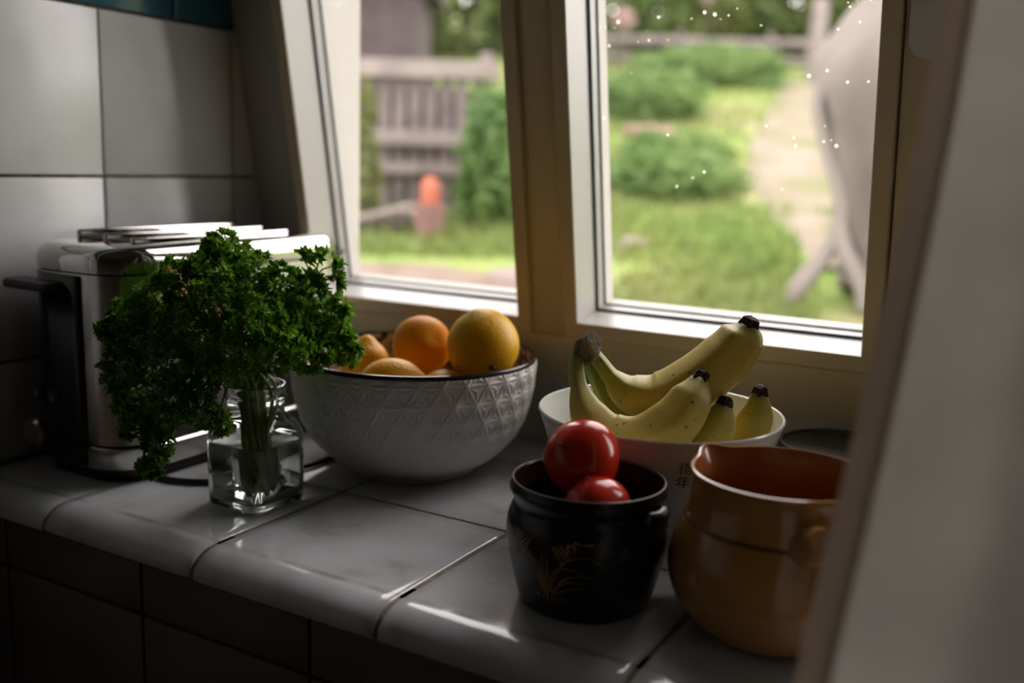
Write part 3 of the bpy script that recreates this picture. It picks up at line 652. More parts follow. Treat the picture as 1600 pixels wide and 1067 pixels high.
def glyph(ch, th0, zc, size):
    cu = bpy.data.curves.new('character', 'FONT'); cu.body = ch; cu.size = 1.0; cu.align_x = 'CENTER'; cu.align_y = 'CENTER'
    o = bpy.data.objects.new('character', cu); COL.objects.link(o)
    bpy.context.view_layer.update()
    me = bpy.data.meshes.new_from_object(o.evaluated_get(bpy.context.evaluated_depsgraph_get())); bpy.data.objects.remove(o); bpy.data.curves.remove(cu)
    bm = bmesh.new(); bm.from_mesh(me); bmesh.ops.subdivide_edges(bm, edges=[e for e in bm.edges if e.calc_length() > .2], cuts=3); bm.to_mesh(me); bm.free()
    if not len(me.vertices): return
    ys = [q.co.y for q in me.vertices]; xs = [q.co.x for q in me.vertices]; cx = (min(xs) + max(xs)) / 2; cy = (min(ys) + max(ys)) / 2
    for q in me.vertices:
        z = zc + (q.co.y - cy) * size * 0.9; r = bowl_r(z) + 0.0005; th = th0 + (q.co.x - cx) * size * 1.1 / r
        q.co = (r * math.cos(th), r * math.sin(th), z)
    me.materials.append(M['ink']); link('character', me, qb)

# ---- bananas
bn = empty('banana_bunch', (-0.384, 0.805, 0.172)); tag(bn, 'bunch of four yellow bananas with dark tips in the pale bowl', 'bananas')
BO = Vector(bn.location)
def banana(ctrl, rmax, seed):
    pts = catmull(ctrl, 6); m = len(pts)
    rad = [rmax * x for x in lerp_list([0.29, 0.31, 0.36, 0.78, 1.06, 1.06, 1.04, 0.86, 0.36], m)]
    def shp(a):
        k = 2 * math.pi / 5; w_ = (a + k / 2) % k - k / 2; pg = 0.93 / math.cos(w_ if abs(w_) < k / 2 else k / 2)
        w2 = a % k - k / 2; pg = 0.87 / math.cos(w2); return 0.30 + 0.70 * pg
    v, f = sweep([p - BO for p in pts], rad, 30, shp, roll=seed)
    o = mk('banana', v, f, M['banana'], bn, sharp=None)
    at = o.data.attributes.new('along', 'FLOAT', 'POINT')
    at.data.foreach_set('value', [i // 30 / (m - 1) for i in range(len(v))])
    T = (pts[-1] - pts[-2]).normalized(); e = pts[-1]
    r0 = rmax * 0.34
    vv, ff = sweep([e - T * 0.004 - BO, e - T * 0.001 - BO, e + T * 0.003 - BO, e + T * 0.006 - BO, e + T * 0.0075 - BO], [r0 * 0.95, r0 * 1.12, r0 * 0.95, r0 * 0.85, r0 * 0.5], 14, lambda a: 1 + 0.16 * math.cos(5 * a + seed) + 0.08 * math.sin(7 * a))
    vv = [p + Vector((noise.noise(p * 400), noise.noise(p * 400 + Vector((9, 0, 0))), noise.noise(p * 400 + Vector((0, 9, 0))))) * 0.0012 for p in vv]
    mk('dry_tip', vv, ff, M['bananatip'], o, sharp=30)
A_ = [(-0.3885,0.8037,0.1784),(-0.3867,0.7924,0.1638),(-0.3784,0.7827,0.1449),(-0.3648,0.7765,0.123),(-0.3455,0.777,0.1056),(-0.3193,0.7869,0.1037),(-0.2966,0.8022,0.1202),(-0.286,0.8175,0.1418),(-0.2821,0.8266,0.158)]
B_ = [(-0.3831,0.8062,0.1757),(-0.3747,0.8143,0.1631),(-0.3663,0.8199,0.1501),(-0.3511,0.8278,0.1345),(-0.3238,0.8389,0.1298),(-0.2941,0.8517,0.1484),(-0.271,0.864,0.172),(-0.2587,0.8693,0.1921),(-0.2546,0.8705,0.2035)]
C_ = [(-0.3865,0.8096,0.1731),(-0.3782,0.8151,0.1481),(-0.3621,0.8184,0.1196),(-0.3353,0.8256,0.0969),(-0.3022,0.8293,0.0908),(-0.2773,0.8339,0.1012),(-0.2668,0.8377,0.1186),(-0.2631,0.8409,0.1349)]
D_ = [(-0.3852,0.8163,0.1734),(-0.3754,0.8342,0.1482),(-0.3588,0.8551,0.1177),(-0.3243,0.8698,0.0931),(-0.2857,0.8786,0.0857),(-0.258,0.8817,0.0971),(-0.2462,0.8812,0.1186),(-0.2435,0.8803,0.1408)]
banana(A_, 0.0222, 0.3); banana(B_, 0.0245, 1.1); banana(C_, 0.0195, 0.7); banana(D_, 0.0188, 0.1)
cv = [Vector((-0.3845, 0.795, 0.167)), Vector((-0.384, 0.802, 0.174)), Vector((-0.3825, 0.808, 0.179)), Vector((-0.381, 0.812, 0.184)), Vector((-0.380, 0.8145, 0.1865))]
v, f = sweep([p - BO for p in cv], [0.008, 0.0125, 0.0105, 0.0092, 0.0075], 16, lambda a: 1 + 0.12 * math.cos(3 * a))
mk('crown', v, f, M['crown'], bn, sharp=50)

# ------------------------------------------------------------------ black pot with tomatoes
PX, PY = -0.318, 0.683
bp_ = empty('black_pot', (PX, PY, 0)); tag(bp_, 'black glazed ceramic pot with gold grass motif holding tomatoes', 'pot')
ob = [(0.0, 0.002), (0.044, 0.002), (0.048, 0.0), (0.0515, 0.001), (0.0535, 0.006), (0.0575, 0.022), (0.0620, 0.042), (0.0640, 0.056), (0.0632, 0.067), (0.0608, 0.0745), (0.0590, 0.0785), (0.0588, 0.083), (0.0602, 0.0865), (0.0618, 0.0895), (0.0622, 0.0925), (0.0612, 0.0955)]
prf = ob[:3] + dense(ob[3:], 5) + [(0.0612, 0.0978), (0.0604, 0.0988), (0.0590, 0.0986), (0.0582, 0.0972)]
v, f = lathe(prf, 110); mk('pot_wall', v, f, M['potblack'], bp_)
v, f = lathe(dense([(0.0582, 0.0974), (0.0570, 0.090), (0.0552, 0.080), (0.0585, 0.066), (0.0590, 0.055), (0.0540, 0.030), (0.0480, 0.010), (0.0400, 0.0065), (0.0001, 0.006)], 4), 96); mk('inner_glaze', v, f, M['potin'], bp_)
v, f = lathe([(0.0606, 0.0985), (0.0602, 0.0990), (0.0594, 0.0990), (0.0590, 0.0985)], 110); mk('lip', v, f, mat('worn_lip_glaze', (0.09, 0.08, 0.08), 0.25), bp_)
for th in (-0.15, math.pi - 0.10):
    d = Vector((math.cos(th), math.sin(th), 0)); s = Vector((-d.y, d.x, 0))
    pts = catmull([d * 0.0570 + s * -0.015 + Vector((0, 0, 0.083)), d * 0.0605 + s * -0.010 + Vector((0, 0, 0.082)), d * 0.0625 + Vector((0, 0, 0.0805)), d * 0.0605 + s * 0.010 + Vector((0, 0, 0.082)), d * 0.0570 + s * 0.015 + Vector((0, 0, 0.083))], 5)
    v, f = sweep(pts, lerp_list([0.0045, 0.0068, 0.0075, 0.0068, 0.0045], len(pts)), 12); mk('lug_handle', v, f, M['potblack'], bp_)
BL = [[(-1.634,0.0205),(-1.732,0.0369),(-1.92,0.0472),(-2.176,0.0529)],[(-1.652,0.0202),(-1.779,0.0407),(-2.025,0.0495),(-2.351,0.0444)],[(-1.615,0.0218),(-1.655,0.0431),(-1.66,0.0604)],[(-1.615,0.0218),(-1.601,0.0487),(-1.619,0.0576)],[(-1.648,0.0232),(-1.724,0.0418),(-1.776,0.0521)],[(-1.594,0.026),(-1.516,0.0425),(-1.385,0.047),(-1.221,0.0457),(-1.044,0.0408)],[(-1.595,0.025),(-1.412,0.0495),(-1.226,0.0568),(-1.071,0.0567),(-0.892,0.0493)],[(-1.562,0.0246),(-1.416,0.0362),(-1.247,0.0417),(-1.03,0.0408)],[(-1.546,0.0239),(-1.417,0.0333),(-1.274,0.0367),(-1.121,0.0348)],[(-1.547,0.0229),(-1.359,0.0292),(-1.132,0.0319)],[(-1.634,0.0205),(-1.832,0.0425),(-2.086,0.0537)],[(-1.616,0.0208),(-1.705,0.0431),(-1.673,0.054)],[(-1.779,0.0217),(-1.75,0.0165)],[(-1.704,0.0212),(-1.695,0.0156)],[(-1.634,0.0205),(-1.624,0.0149)],[(-1.566,0.0207),(-1.555,0.0146)],[(-1.516,0.0214),(-1.488,0.0151)],[(-1.452,0.0223),(-1.447,0.0161)],[(-1.406,0.0229),(-1.361,0.0166)],[(-1.818,0.0219),(-1.797,0.0175)]]
EAR = [[(-2.147,0.0667),(-2.011,0.0599),(-1.927,0.0527)],[(-2.117,0.0647),(-2.053,0.067)],[(-2.075,0.0629),(-1.983,0.0667)],[(-2.036,0.0611),(-1.939,0.0658)],[(-1.998,0.0584),(-1.879,0.0653)],[(-1.962,0.0556),(-1.823,0.0659)],[(-1.936,0.0529),(-1.857,0.0622)],[(-1.04,0.0675),(-1.194,0.067)],[(-1.194,0.0665),(-1.272,0.0682),(-1.248,0.0606)],[(-1.244,0.0645),(-1.35,0.0658),(-1.278,0.0577)],[(-1.362,0.0643),(-1.33,0.056)],[(-1.437,0.0653),(-1.303,0.0545)],[(-1.485,0.0638),(-1.343,0.0531)],[(-1.527,0.0633),(-1.411,0.0514)],[(-1.439,0.0501),(-1.356,0.053)]]
od = dense(ob[3:], 5)
def pot_r(z): return float(np.interp(z, [p[1] for p in od], [p[0] for p in od]))
pm = MB()
def painted(line, wd):
    c = catmull([Vector((a, z, 0)) for a, z in line], 6); P3 = []
    for q in c: r = pot_r(q.y) + 0.0001; P3.append(Vector((r * math.cos(q.x), r * math.sin(q.x), q.y)))
    n = len(P3); pm.tube(P3, [wd * (0.9 - 0.55 * abs(2 * k / (n - 1) - 0.7)) for k in range(n)], 6)
for l in BL: painted(l, 0.00052)
for l in EAR: painted(l, 0.00100)
pm.build('painted_grass', M['gold'], bp_)

def tomato(c, r, axis, label, seed):
    A = Vector(axis).normalized(); q = Vector((0, 0, 1)).rotation_difference(A)
    def fn(t, p):
        z = math.cos(p); s = math.sin(p); k = 1 + 0.018 * math.cos(5 * t + seed) * s + 0.012 * math.sin(3 * t)
        return q @ (Vector((s * math.cos(t) * k, s * math.sin(t) * k, z * 0.90 - 0.10 * math.exp(-(p / 0.35) ** 2) - 0.05 * math.exp(-((math.pi - p) / 0.25) ** 2))) * r)
    o = empty('tomato', c); tag(o, label, 'tomato', 'tomatoes in the black pot'); v, f = ellipsoid_like(fn, 44, 32); mk('skin', v, f, M['tomato'], o, sharp=None)
    e = fn(0, math.pi); v, f = sweep([e + A * .0006, e - A * 0.0006, e - A * .001], [0.002, 0.0016, 0.0006], 8); mk('blossom_scar', v, f, M['calyx'], o)
tomato((-0.3288, 0.6900, 0.1115), 0.0312, (0.25, 0.8, -0.5), 'large red tomato heaped above the rim of the black pot', 1)
tomato((-0.3020, 0.6640, 0.0830), 0.0262, (0.35, 0.1, -0.95), 'red tomato lower in the black pot, half hidden by its front rim', 2)

# ------------------------------------------------------------------ amber pot
OX, OY = -0.174, 0.7086
op = empty('amber_pot', (OX, OY, 0)); tag(op, 'amber brown glazed pot with pouring lip and stub handle beside the curtain', 'pot')
oo = [(0.0, 0.002), (0.036, 0.002), (0.042, 0.0), (0.050, 0.0025), (0.063, 0.011), (0.0745, 0.027), (0.0795, 0.045), (0.0788, 0.061), (0.0752, 0.076), (0.0712, 0.0865), (0.0700, 0.0885), (0.0690, 0.0905), (0.0672, 0.098), (0.0655, 0.107), (0.0655, 0.115), (0.0668, 0.1205)]
SP = math.radians(160)   # direction of the pouring lip
def lip(a, r, z, i):
    d = (a - SP + math.pi) % (2 * math.pi) - math.pi; k = math.exp(-(d / 0.20) ** 2) * max(0.0, min(1.0, (z - 0.098) / 0.024)) ** 1.5
    return r + 0.007 * k, z + 0.0035 * k
pr = oo[:2] + dense(oo[2:], 5) + [(0.0673, 0.1228), (0.0668, 0.1240), (0.0655, 0.1243), (0.0643, 0.1236)]
v, f = lathe(pr, 120, disp=lip); mk('pot_wall', v, f, M['amber'], op)
v, f = lathe(dense([(0.0643, 0.1237), (0.0632, 0.117), (0.0622, 0.107), (0.0640, 0.096), (0.0690, 0.082), (0.0745, 0.062), (0.0755, 0.045), (0.0700, 0.027), (0.056, 0.012), (0.035, 0.0075), (0.0001, 0.007)], 4), 120, disp=lip); mk('inner_glaze', v, f, M['amberin'], op)
v, f = lathe([(0.0711, 0.0872), (0.0706, 0.0880), (0.0697, 0.0893), (0.0692, 0.0900)], 120); mk('groove', v, f, mat('dark_groove_glaze', (0.10, 0.045, 0.015), 0.4), op)
th = math.radians(-58); d = Vector((math.cos(th), math.sin(th), 0)); 
pts = [d * 0.058 + Vector((0, 0, 0.088)), d * 0.068 + Vector((0, 0, 0.092)), d * 0.076 + Vector((0, 0, 0.097)), d * 0.084 + Vector((0, 0, 0.102)), d * 0.090 + Vector((0, 0, 0.105))]
v, f = sweep(catmull(pts, 5), lerp_list([0.017, 0.0145, 0.0115, 0.0105, 0.0085], 21), 18); mk('stub_handle', v, f, M['amber'], op)

# ------------------------------------------------------------------ dark canister by the window
lx, ly = -0.186, 0.983
lt = empty('black_canister', (lx, ly, 0)); tag(lt, 'low black round canister with dusty lid behind the amber pot', 'canister')
v, f = lathe([(0.0, 0.001), (0.054, 0.001), (0.057, 0.003), (0.0575, 0.030), (0.0575, 0.066), (0.056, 0.0665)], 72); mk('canister_wall', v, f, M['blackp'], lt)
v, f = lathe([(0.058, 0.062), (0.0605, 0.063), (0.061, 0.070), (0.061, 0.0765), (0.0595, 0.0785), (0.0580, 0.0780), (0.0565, 0.0755), (0.050, 0.0750), (0.0001, 0.0755)], 80); mk('lid', v, f, M['lid'], lt)
v, f = lathe([(0.0600, 0.0783), (0.0597, 0.0789), (0.0589, 0.0789), (0.0584, 0.0783)], 80); mk('lid_rim', v, f, M['lidrim'], lt)

# ------------------------------------------------------------------ characters on the banana bowl
glyph('得', -0.97, 0.0945, 0.0135); glyph('年', -0.98, 0.0815, 0.0135)

# ------------------------------------------------------------------ curtain
cu = empty('curtain', (0.0, 0.50, 0.2)); tag(cu, 'grey linen curtain with a darker hem hanging at the right', 'curtain')
CO = Vector(cu.location)
def edge_y(z): return float(np.interp(z, [-0.6, 0.1078, 0.1826, 0.2404, 0.3007, 0.3636, 0.4272, 1.2], [0.40, 0.4401, 0.4691, 0.4938, 0.5191, 0.545, 0.5595, 0.80]))
def cpoint(s, z):
    """s: width from the inner hem, metres along the gather"""
    y0 = edge_y(z); x = float(np.interp(z, [-0.6, 0.0, 0.1078, 0.1826, 0.2404, 0.3007, 0.3636, 0.4272, 1.2], [-0.105, -0.099, -0.0945, -0.0885, -0.0850, -0.0820, -0.0794, -0.0770, -0.06])) + s * 0.80
    y = y0 - s * 0.42 + 0.020 * math.sin(s * 34 + z * 3.0 - 0.4) * min(1, s * 10) + 0.010 * math.sin(s * 75 + 2 * z + 1) * min(1, s * 8)
    return Vector((x, y, z))
def sheet(s0, s1, ns, nz, m, nm, par, th):
    v = []; f = []
    for i in range(ns + 1):
        for k in range(nz + 1): v.append(cpoint(s0 + (s1 - s0) * i / ns, -0.55 + 1.75 * k / nz) - CO)
    for i in range(ns):
        for k in range(nz): f.append((i*(nz+1)+k, (i+1)*(nz+1)+k, (i+1)*(nz+1)+k+1, i*(nz+1)+k+1))
    o = mk(nm, v, f, m, par, sharp=None); q = o.modifiers.new('cloth', 'SOLIDIFY'); q.thickness = th; q.offset = 0; return o
sheet(0.016, 0.52, 90, 60, M['curtain'], 'cloth', cu, 0.0009)
sheet(0.0, 0.019, 4, 60, M['hem'], 'hem', cu, 0.0034)
# ------------------------------------------------------------------ garden on the slope outside
def gz(x, y):
    d = -0.4 * x + 0.917 * y
    return -0.60 + 0.168 * d + 0.02 * noise.noise(Vector((x * 0.9, y * 0.9, 0))) + 0.05 * noise.noise(Vector((x * 0.25, y * 0.25, 3)))
M['lawn'] = mat('lawn_green', (0.0750, 0.1375, 0.0250), 0.9, spec=0.1, var=[(0.30, (0.0750, 0.1250, 0.0250)), (0.46, (0.1100, 0.1562, 0.0375)), (0.56, (0.1500, 0.1625, 0.0625)), (0.68, (0.1750, 0.1475, 0.0900))], vscale=1.3, vdet=6)
M['path'] = mat('trodden_dry_path', (0.1540, 0.1265, 0.0770), 0.95, spec=0.1, var=[(0.34, (0.0990, 0.1045, 0.0495)), (0.5, (0.1342, 0.1144, 0.0836)), (0.68, (0.1595, 0.1342, 0.1078))], vscale=3.0, vdet=6)
M['soil'] = mat('bare_soil', (0.12, 0.09, 0.07), 0.95, spec=0.1, var=[(0.3, (0.09, 0.065, 0.05)), (0.7, (0.17, 0.135, 0.11))], vscale=5, vdet=6)
M['grass1'] = leafmat('grass_blade', (0.1063, 0.1600, 0.0350), (0.1875, 0.2025, 0.0688), 0.7, 1.2)
M['leafA'] = leafmat('shrub_leaf', (0.0675, 0.1297, 0.0330), (0.1266, 0.1906, 0.0510), 0.7, 3)
M['leafB'] = leafmat('hedge_leaf', (0.0560, 0.0880, 0.0192), (0.1360, 0.1520, 0.0416), 0.7, 1.5)
M['leafC'] = leafmat('yellow_green_leaf', (0.08, 0.10, 0.02), (0.13, 0.14, 0.03), 0.55, 6)
M['petal'] = mat('pale_pink_petal', (0.24, 0.15, 0.14), 0.7)
M['oldwood'] = mat('weathered_wood', (0.0960, 0.0780, 0.0720), 0.85, var=[(0.3, (0.0600, 0.0480, 0.0456)), (0.7, (0.1320, 0.1080, 0.1020))], vscale=10)
M['palewood'] = mat('pale_weathered_wood', (0.1380, 0.1150, 0.1035), 0.85, var=[(0.3, (0.1035, 0.0862, 0.0782)), (0.7, (0.1725, 0.1437, 0.1323))], vscale=8)
M['shed'] = mat('dark_brown_brick', (0.035, 0.025, 0.026), 0.85, var=[(0.35, (0.028, 0.020, 0.021)), (0.7, (0.048, 0.033, 0.034))], vscale=12)
M['shedroof'] = mat('dark_roof', (0.03, 0.024, 0.025), 0.8)
M['orangep'] = mat('orange_plastic', (0.26, 0.065, 0.032), 0.5)
M['terracotta'] = mat('faded_terracotta', (0.14, 0.075, 0.06), 0.8, var=[(0.3, (0.11, 0.06, 0.05)), (0.7, (0.16, 0.09, 0.075))], vscale=12)
M['canvas'] = mat('grey_canvas', (0.125, 0.108, 0.098), 0.85, spec=0.1, var=[(0.3, (0.105, 0.09, 0.082)), (0.7, (0.14, 0.122, 0.112))], vscale=4, bump=0.2, bscale=30)
M['stone'] = mat('pinkish_stone', (0.13, 0.10, 0.09), 0.85, var=[(0.3, (0.09, 0.07, 0.06)), (0.7, (0.16, 0.12, 0.11))], vscale=10)
M['bark'] = mat('bark', (0.05, 0.04, 0.03), 0.9)

v = []; f = []; nx, ny = 110, 120
xs = [-34 + 46 * i / nx for i in range(nx + 1)]; ys = [1.25 + 36 * (k / ny) ** 1.9 for k in range(ny + 1)]
for y in ys:
    for x in xs: v.append((x, y, gz(x, y)))
for k in range(ny):
    for i in range(nx): f.append((k*(nx+1)+i, k*(nx+1)+i+1, (k+1)*(nx+1)+i+1, (k+1)*(nx+1)+i))
struct(mk('garden_ground', v, f, M['lawn']), 'sloping green garden lawn outside the window')
def strip(name, line, m, lift, label):
    c = catmull([Vector((a, b, 0)) for a, b, _ in line], 8); wd = lerp_list([q for _, _, q in line], len(c)); v = []; f = []; K = 6
    for i, p in enumerate(c):
        T = (c[min(i+1, len(c)-1)] - c[max(i-1, 0)]).normalized(); n = Vector((-T.y, T.x, 0))
        for k in range(K + 1):
            q = p + n * wd[i] * (k / K - 0.5) * (1 + 0.25 * noise.noise(Vector((i * .4, k * 2.0, 1)))); v.append((q.x, q.y, gz(q.x, q.y) + lift * math.sin(math.pi * k / K) - 0.01))
    for i in range(len(c) - 1):
        for k in range(K): f.append((i*(K+1)+k, (i+1)*(K+1)+k, (i+1)*(K+1)+k+1, i*(K+1)+k+1))
    return struct(mk(name, v, f, m), label)
strip('garden_path', [(-2.7, 10.8, 0.7), (-2.10, 8.3, 0.75), (-1.62, 6.2, 0.70), (-1.25, 5.0, 0.55), (-0.95, 4.2, 0.35), (-0.75, 3.6, 0.2)], M['path'], 0.03, 'dry trodden path running up the garden')
strip('soil_bed', [(-2.6, 2.45, 0.35), (-2.15, 2.72, 0.42), (-1.85, 2.78, 0.38), (-1.5, 2.62, 0.35), (-1.0, 2.2, 0.3)], M['soil'], 0.04, 'bare soil along the lower edge of the lawn')

gr = random.Random(5)
def grass(name, n, region, h, label):
    mb = MB()
    for _ in range(n):
        x, y = region(); z = gz(x, y); a = gr.uniform(0, 6.28); hh = h * gr.uniform(0.5, 1.3); dx, dy = math.cos(a), math.sin(a); wv = hh * 0.22
        t = Vector((gr.uniform(-.5, .5) * hh, gr.uniform(-.5, .5) * hh, hh))
        b0 = Vector((x - dx * wv, y - dy * wv, z - .01)); b1 = Vector((x + dx * wv, y + dy * wv, z - .01))
        mb.add([b0, b1, Vector((x, y, z)) + t], [(0, 1, 2)])
    return tag(mb.build(name, M['grass1'], None, smooth=False), label, 'grass', kind='stuff')
def reg1():
    while True:
        y = 2.6 + 9.5 * gr.random() ** 1.5; x = -0.4 * y - 0.3 + gr.uniform(-0.55, 0.30) * y
        px = np.interp(y, [1.8, 2.9, 4.0, 5.0, 6.2, 8.3, 10.8], [-.2, -.62, -1.0, -1.35, -1.72, -2.15, -2.7])
        if x < -1.35 and -0.4 * x + 0.917 * y < 3.62: continue
        if abs(x - px - 0.06) > 0.30 * (0.5 + 0.7 * gr.random()) * (1 if y > 4.6 else 0.3): return x, y
grass('lawn_grass', 24000, reg1, 0.055, 'tufts of green grass growing over the sloping lawn')

def leafmass(c, rad, n, size, m, seed, flat=0.0):
    r_ = random.Random(seed); mb = MB(); c = Vector(c)
    for _ in range(n):
        while True:
            d = Vector((r_.uniform(-1, 1), r_.uniform(-1, 1), r_.uniform(-1, 1)))
            if 0.1 < d.length < 1: break
        k = 0.55 + 0.45 * r_.random() ** 0.5; d = d.normalized() * k
        bumpy = 1 + 0.42 * noise.noise(d * 3.1 + Vector((seed, 0, 0)))
        p = c + Vector((d.x * rad[0], d.y * rad[1], d.z * rad[2])) * bumpy
        a = Vector((r_.uniform(-1, 1), r_.uniform(-1, 1), r_.uniform(-1, 1))).normalized(); b_ = a.orthogonal().normalized(); s = size * r_.uniform(0.6, 1.3); q = a.cross(b_)
        mb.add([p - a * s, p + b_ * s * .45 + q * s * .1, p + a * s, p - b_ * s * .45 + q * s * .1], [(0, 1, 2), (0, 2, 3)])
    return mb
def shrub(name, x, y, rx, rz, n, size, m, label, cat='shrub', group=None, sink=0.55, ry=None):
    z = gz(x, y); o = empty(name, (x, y, z)); tag(o, label, cat, group)
    mb = leafmass((0, 0, rz * sink), (rx, ry or rx, rz), n, size, m, int(abs(x * 31 + y * 17)) + 1); mb.build('foliage', m, o, smooth=False)['kind'] = 'stuff'
    st = MB(); rr = random.Random(3)
    for k in range(5): st.tube([(0, 0, -0.05), (rr.uniform(-.3, .3) * rx, rr.uniform(-.3, .3) * rx, rz * 0.5), (rr.uniform(-.6, .6) * rx, rr.uniform(-.6, .6) * rx, rz * sink + rz * .4)], [0.02 * rz / .5, 0.015 * rz / .5, 0.006], 6)
    st.build('stems', M['bark'], o); return o
shrub('round_shrub', -2.17, 3.60, 0.150, 0.34, 2600, 0.028, M['leafA'], 'dense green shrub right of the slatted wooden bin', sink=0.62)
shrub('tall_weed', -2.62, 3.28, 0.075, 0.36, 360, 0.030, M['leafC'], 'yellow-green weed at the left edge of the left pane', 'plant', sink=0.7)
shrub('low_shrub', -1.82, 4.75, 0.34, 0.125, 1500, 0.035, M['leafA'], 'low dark green clump on the lawn nearest in the right pane', group='low clumps on the lawn')
shrub('low_shrub', -2.05, 5.35, 0.30, 0.13, 1200, 0.035, M['leafA'], 'low green clump behind the nearest clump on the lawn', group='low clumps on the lawn')
shrub('low_shrub', -2.98, 7.2, 0.40, 0.22, 1600, 0.045, M['leafA'], 'green clump beside rusty earth at the left of the right pane', group='low clumps on the lawn')
shrub('low_shrub', -3.55, 9.9, 0.85, 0.24, 2400, 0.05, M['leafA'], 'long green clump at the top of the lawn below the rail', group='low clumps on the lawn', ry=0.5)
def mound(x, y, r, h, m, name, label, cat, seed):
    def fn(t, p):
        d = Vector((math.sin(p) * math.cos(t), math.sin(p) * math.sin(t), math.cos(p))); k = 1 + 0.25 * noise.noise(d * 2 + Vector((seed, 0, 0)))
        return Vector((d.x * r * k, d.y * r * k, d.z * h * k))
    v, f = ellipsoid_like(fn, 20, 12); return tag(mk(name, v, f, m, loc=(x, y, gz(x, y))), label, cat)
mound(-2.72, 6.55, 0.20, 0.06, M['terracotta'], 'earth_heap', 'rusty red earth heap by a green clump in the right pane', 'earth', 2)
mound(-1.66, 2.87, 0.09, 0.05, M['stone'], 'garden_stone', 'pinkish stone at the lower right of the left pane', 'stone', 4)
mound(-1.52, 3.55, 0.07, 0.04, M['stone'], 'garden_stone', 'pale stone at the lower left of the right pane', 'stone', 6)

# slatted wooden bin behind the left pane
R2 = Vector((0.864, 0.502, 0)).normalized(); F2 = Vector((-0.502, 0.864, 0))
fx, fy = -2.58, 3.70
fb = empty('wooden_bin', (fx, fy, gz(fx, fy))); tag(fb, 'weathered wooden slatted bin with horizontal rails seen through the left pane', 'wooden bin')
fb.rotation_euler = (0, 0, math.atan2(R2.y, R2.x))
def fbox(nm, x0, x1, y0, y1, z0, z1, m): b = MB(); b.box(x0, x1, y0, y1, z0, z1); return b.build(nm, m, fb, smooth=False, bevel=0.004, seg=1)
fbox('rail', -0.40, 0.30, -0.045, 0.0, 0.58, 0.655, M['palewood']); fbox('rail', -0.36, 0.20, -0.045, 0.0, 0.29, 0.355, M['palewood']); fbox('rail', -0.36, 0.20, -0.035, 0.0, 0.165, 0.215, M['palewood'])
for k in range(9): fbox('slat', -0.36 + k * 0.068, -0.36 + k * 0.068 + 0.050, 0.0, 0.018, -0.05, 0.60, M['oldwood'])
for xx in (-0.40, 0.22): fbox('post', xx, xx + 0.06, 0.0, 0.06, -0.08, 0.70, M['oldwood'])
fbox('back_board', -0.38, 0.26, 0.30, 0.32, -0.05, 0.56, M['shed'])
for xx in (-0.37, 0.25): fbox('side_board', xx, xx + 0.02, 0.02, 0.30, -0.05, 0.55, M['oldwood'])
# dark outbuilding behind
sx_, sy_ = -4.35, 5.35
sh = empty('garden_shed', (sx_, sy_, gz(sx_, sy_))); tag(sh, 'dark brown garden shed behind the slatted bin', 'shed'); sh.rotation_euler = (0, 0, math.atan2(R2.y, R2.x))
def sbox(nm, x0, x1, y0, y1, z0, z1, m): b = MB(); b.box(x0, x1, y0, y1, z0, z1); return b.build(nm, m, sh, smooth=False)
sbox('wall', -1.3, 0.42, 0.0, 1.2, -0.3, 1.05, M['shed'])
b = MB(); b.add([(-1.45, -0.15, 1.02), (0.52, -0.15, 1.02), (0.52, 0.65, 1.5), (-1.45, 0.65, 1.5), (-1.45, 1.35, 1.02), (0.52, 1.35, 1.02), (-1.45, -0.15, 0.97), (0.52, -0.15, 0.97), (0.52, 1.35, 0.97), (-1.45, 1.35, 0.97)], [(0,1,2,3),(3,2,5,4),(6,7,1,0),(9,4,5,8),(6,9,8,7),(1,7,8,5,2),(0,3,4,9,6)]); b.build('roof', M['shedroof'], sh, smooth=False)
# orange tub on a faded terracotta planter
tx, ty = -2.27, 3.27
pt = empty('terracotta_planter', (tx, ty, gz(tx, ty))); tag(pt, 'faded terracotta planter at the edge of the lawn', 'planter')
v, f = lathe([(0.0, 0.0), (0.050, 0.0), (0.054, 0.01), (0.064, 0.10), (0.066, 0.115), (0.070, 0.118), (0.070, 0.138), (0.062, 0.140), (0.060, 0.120), (0.0001, 0.112)], 32); mk('planter_wall', v, f, M['terracotta'], pt)
ob_ = empty('orange_tub', (tx - 0.005, ty + 0.01, gz(tx, ty) + 0.1125)); tag(ob_, 'bright orange plastic tub standing on the terracotta planter', 'tub')
v, f = lathe([(0.0, 0.0), (0.036, 0.0), (0.039, 0.006), (0.036, 0.10), (0.034, 0.115), (0.026, 0.124), (0.0001, 0.126)], 28); mk('tub_wall', v, f, M['orangep'], ob_)
v, f = lathe([(0.0, 0.125), (0.014, 0.125), (0.014, 0.136), (0.0001, 0.137)], 16); mk('cap', v, f, M['orangep'], ob_)
# pale branch on the ground
v, f = sweep(catmull([(-2.66, 3.10, gz(-2.66, 3.1) + .05), (-2.52, 3.2, gz(-2.52, 3.2) + .075), (-2.40, 3.31, gz(-2.4, 3.31) + .105), (-2.33, 3.40, gz(-2.33, 3.4) + .10)], 5), lerp_list([0.012, 0.018, 0.02, 0.014], 16), 9)
tag(mk('fallen_branch', v, f, M['palewood']), 'pale branch lying at the left of the orange tub', 'branch')
for k, (lx_, ly_) in enumerate(((-2.62, 3.22), (-2.50, 3.30), (-2.42, 3.38))):
    v, f = sweep([(lx_ - .07, ly_ - .04, gz(lx_, ly_) + .035), (lx_, ly_, gz(lx_, ly_) + .04), (lx_ + .07, ly_ + .04, gz(lx_, ly_) + .045)], 0.035, 12)
    tag(mk('log', v, f, M['oldwood']), ['leftmost cut log under the pale branch', 'middle cut log under the pale branch', 'cut log under the pale branch nearest the orange tub'][k], 'log', 'cut logs under the pale branch')
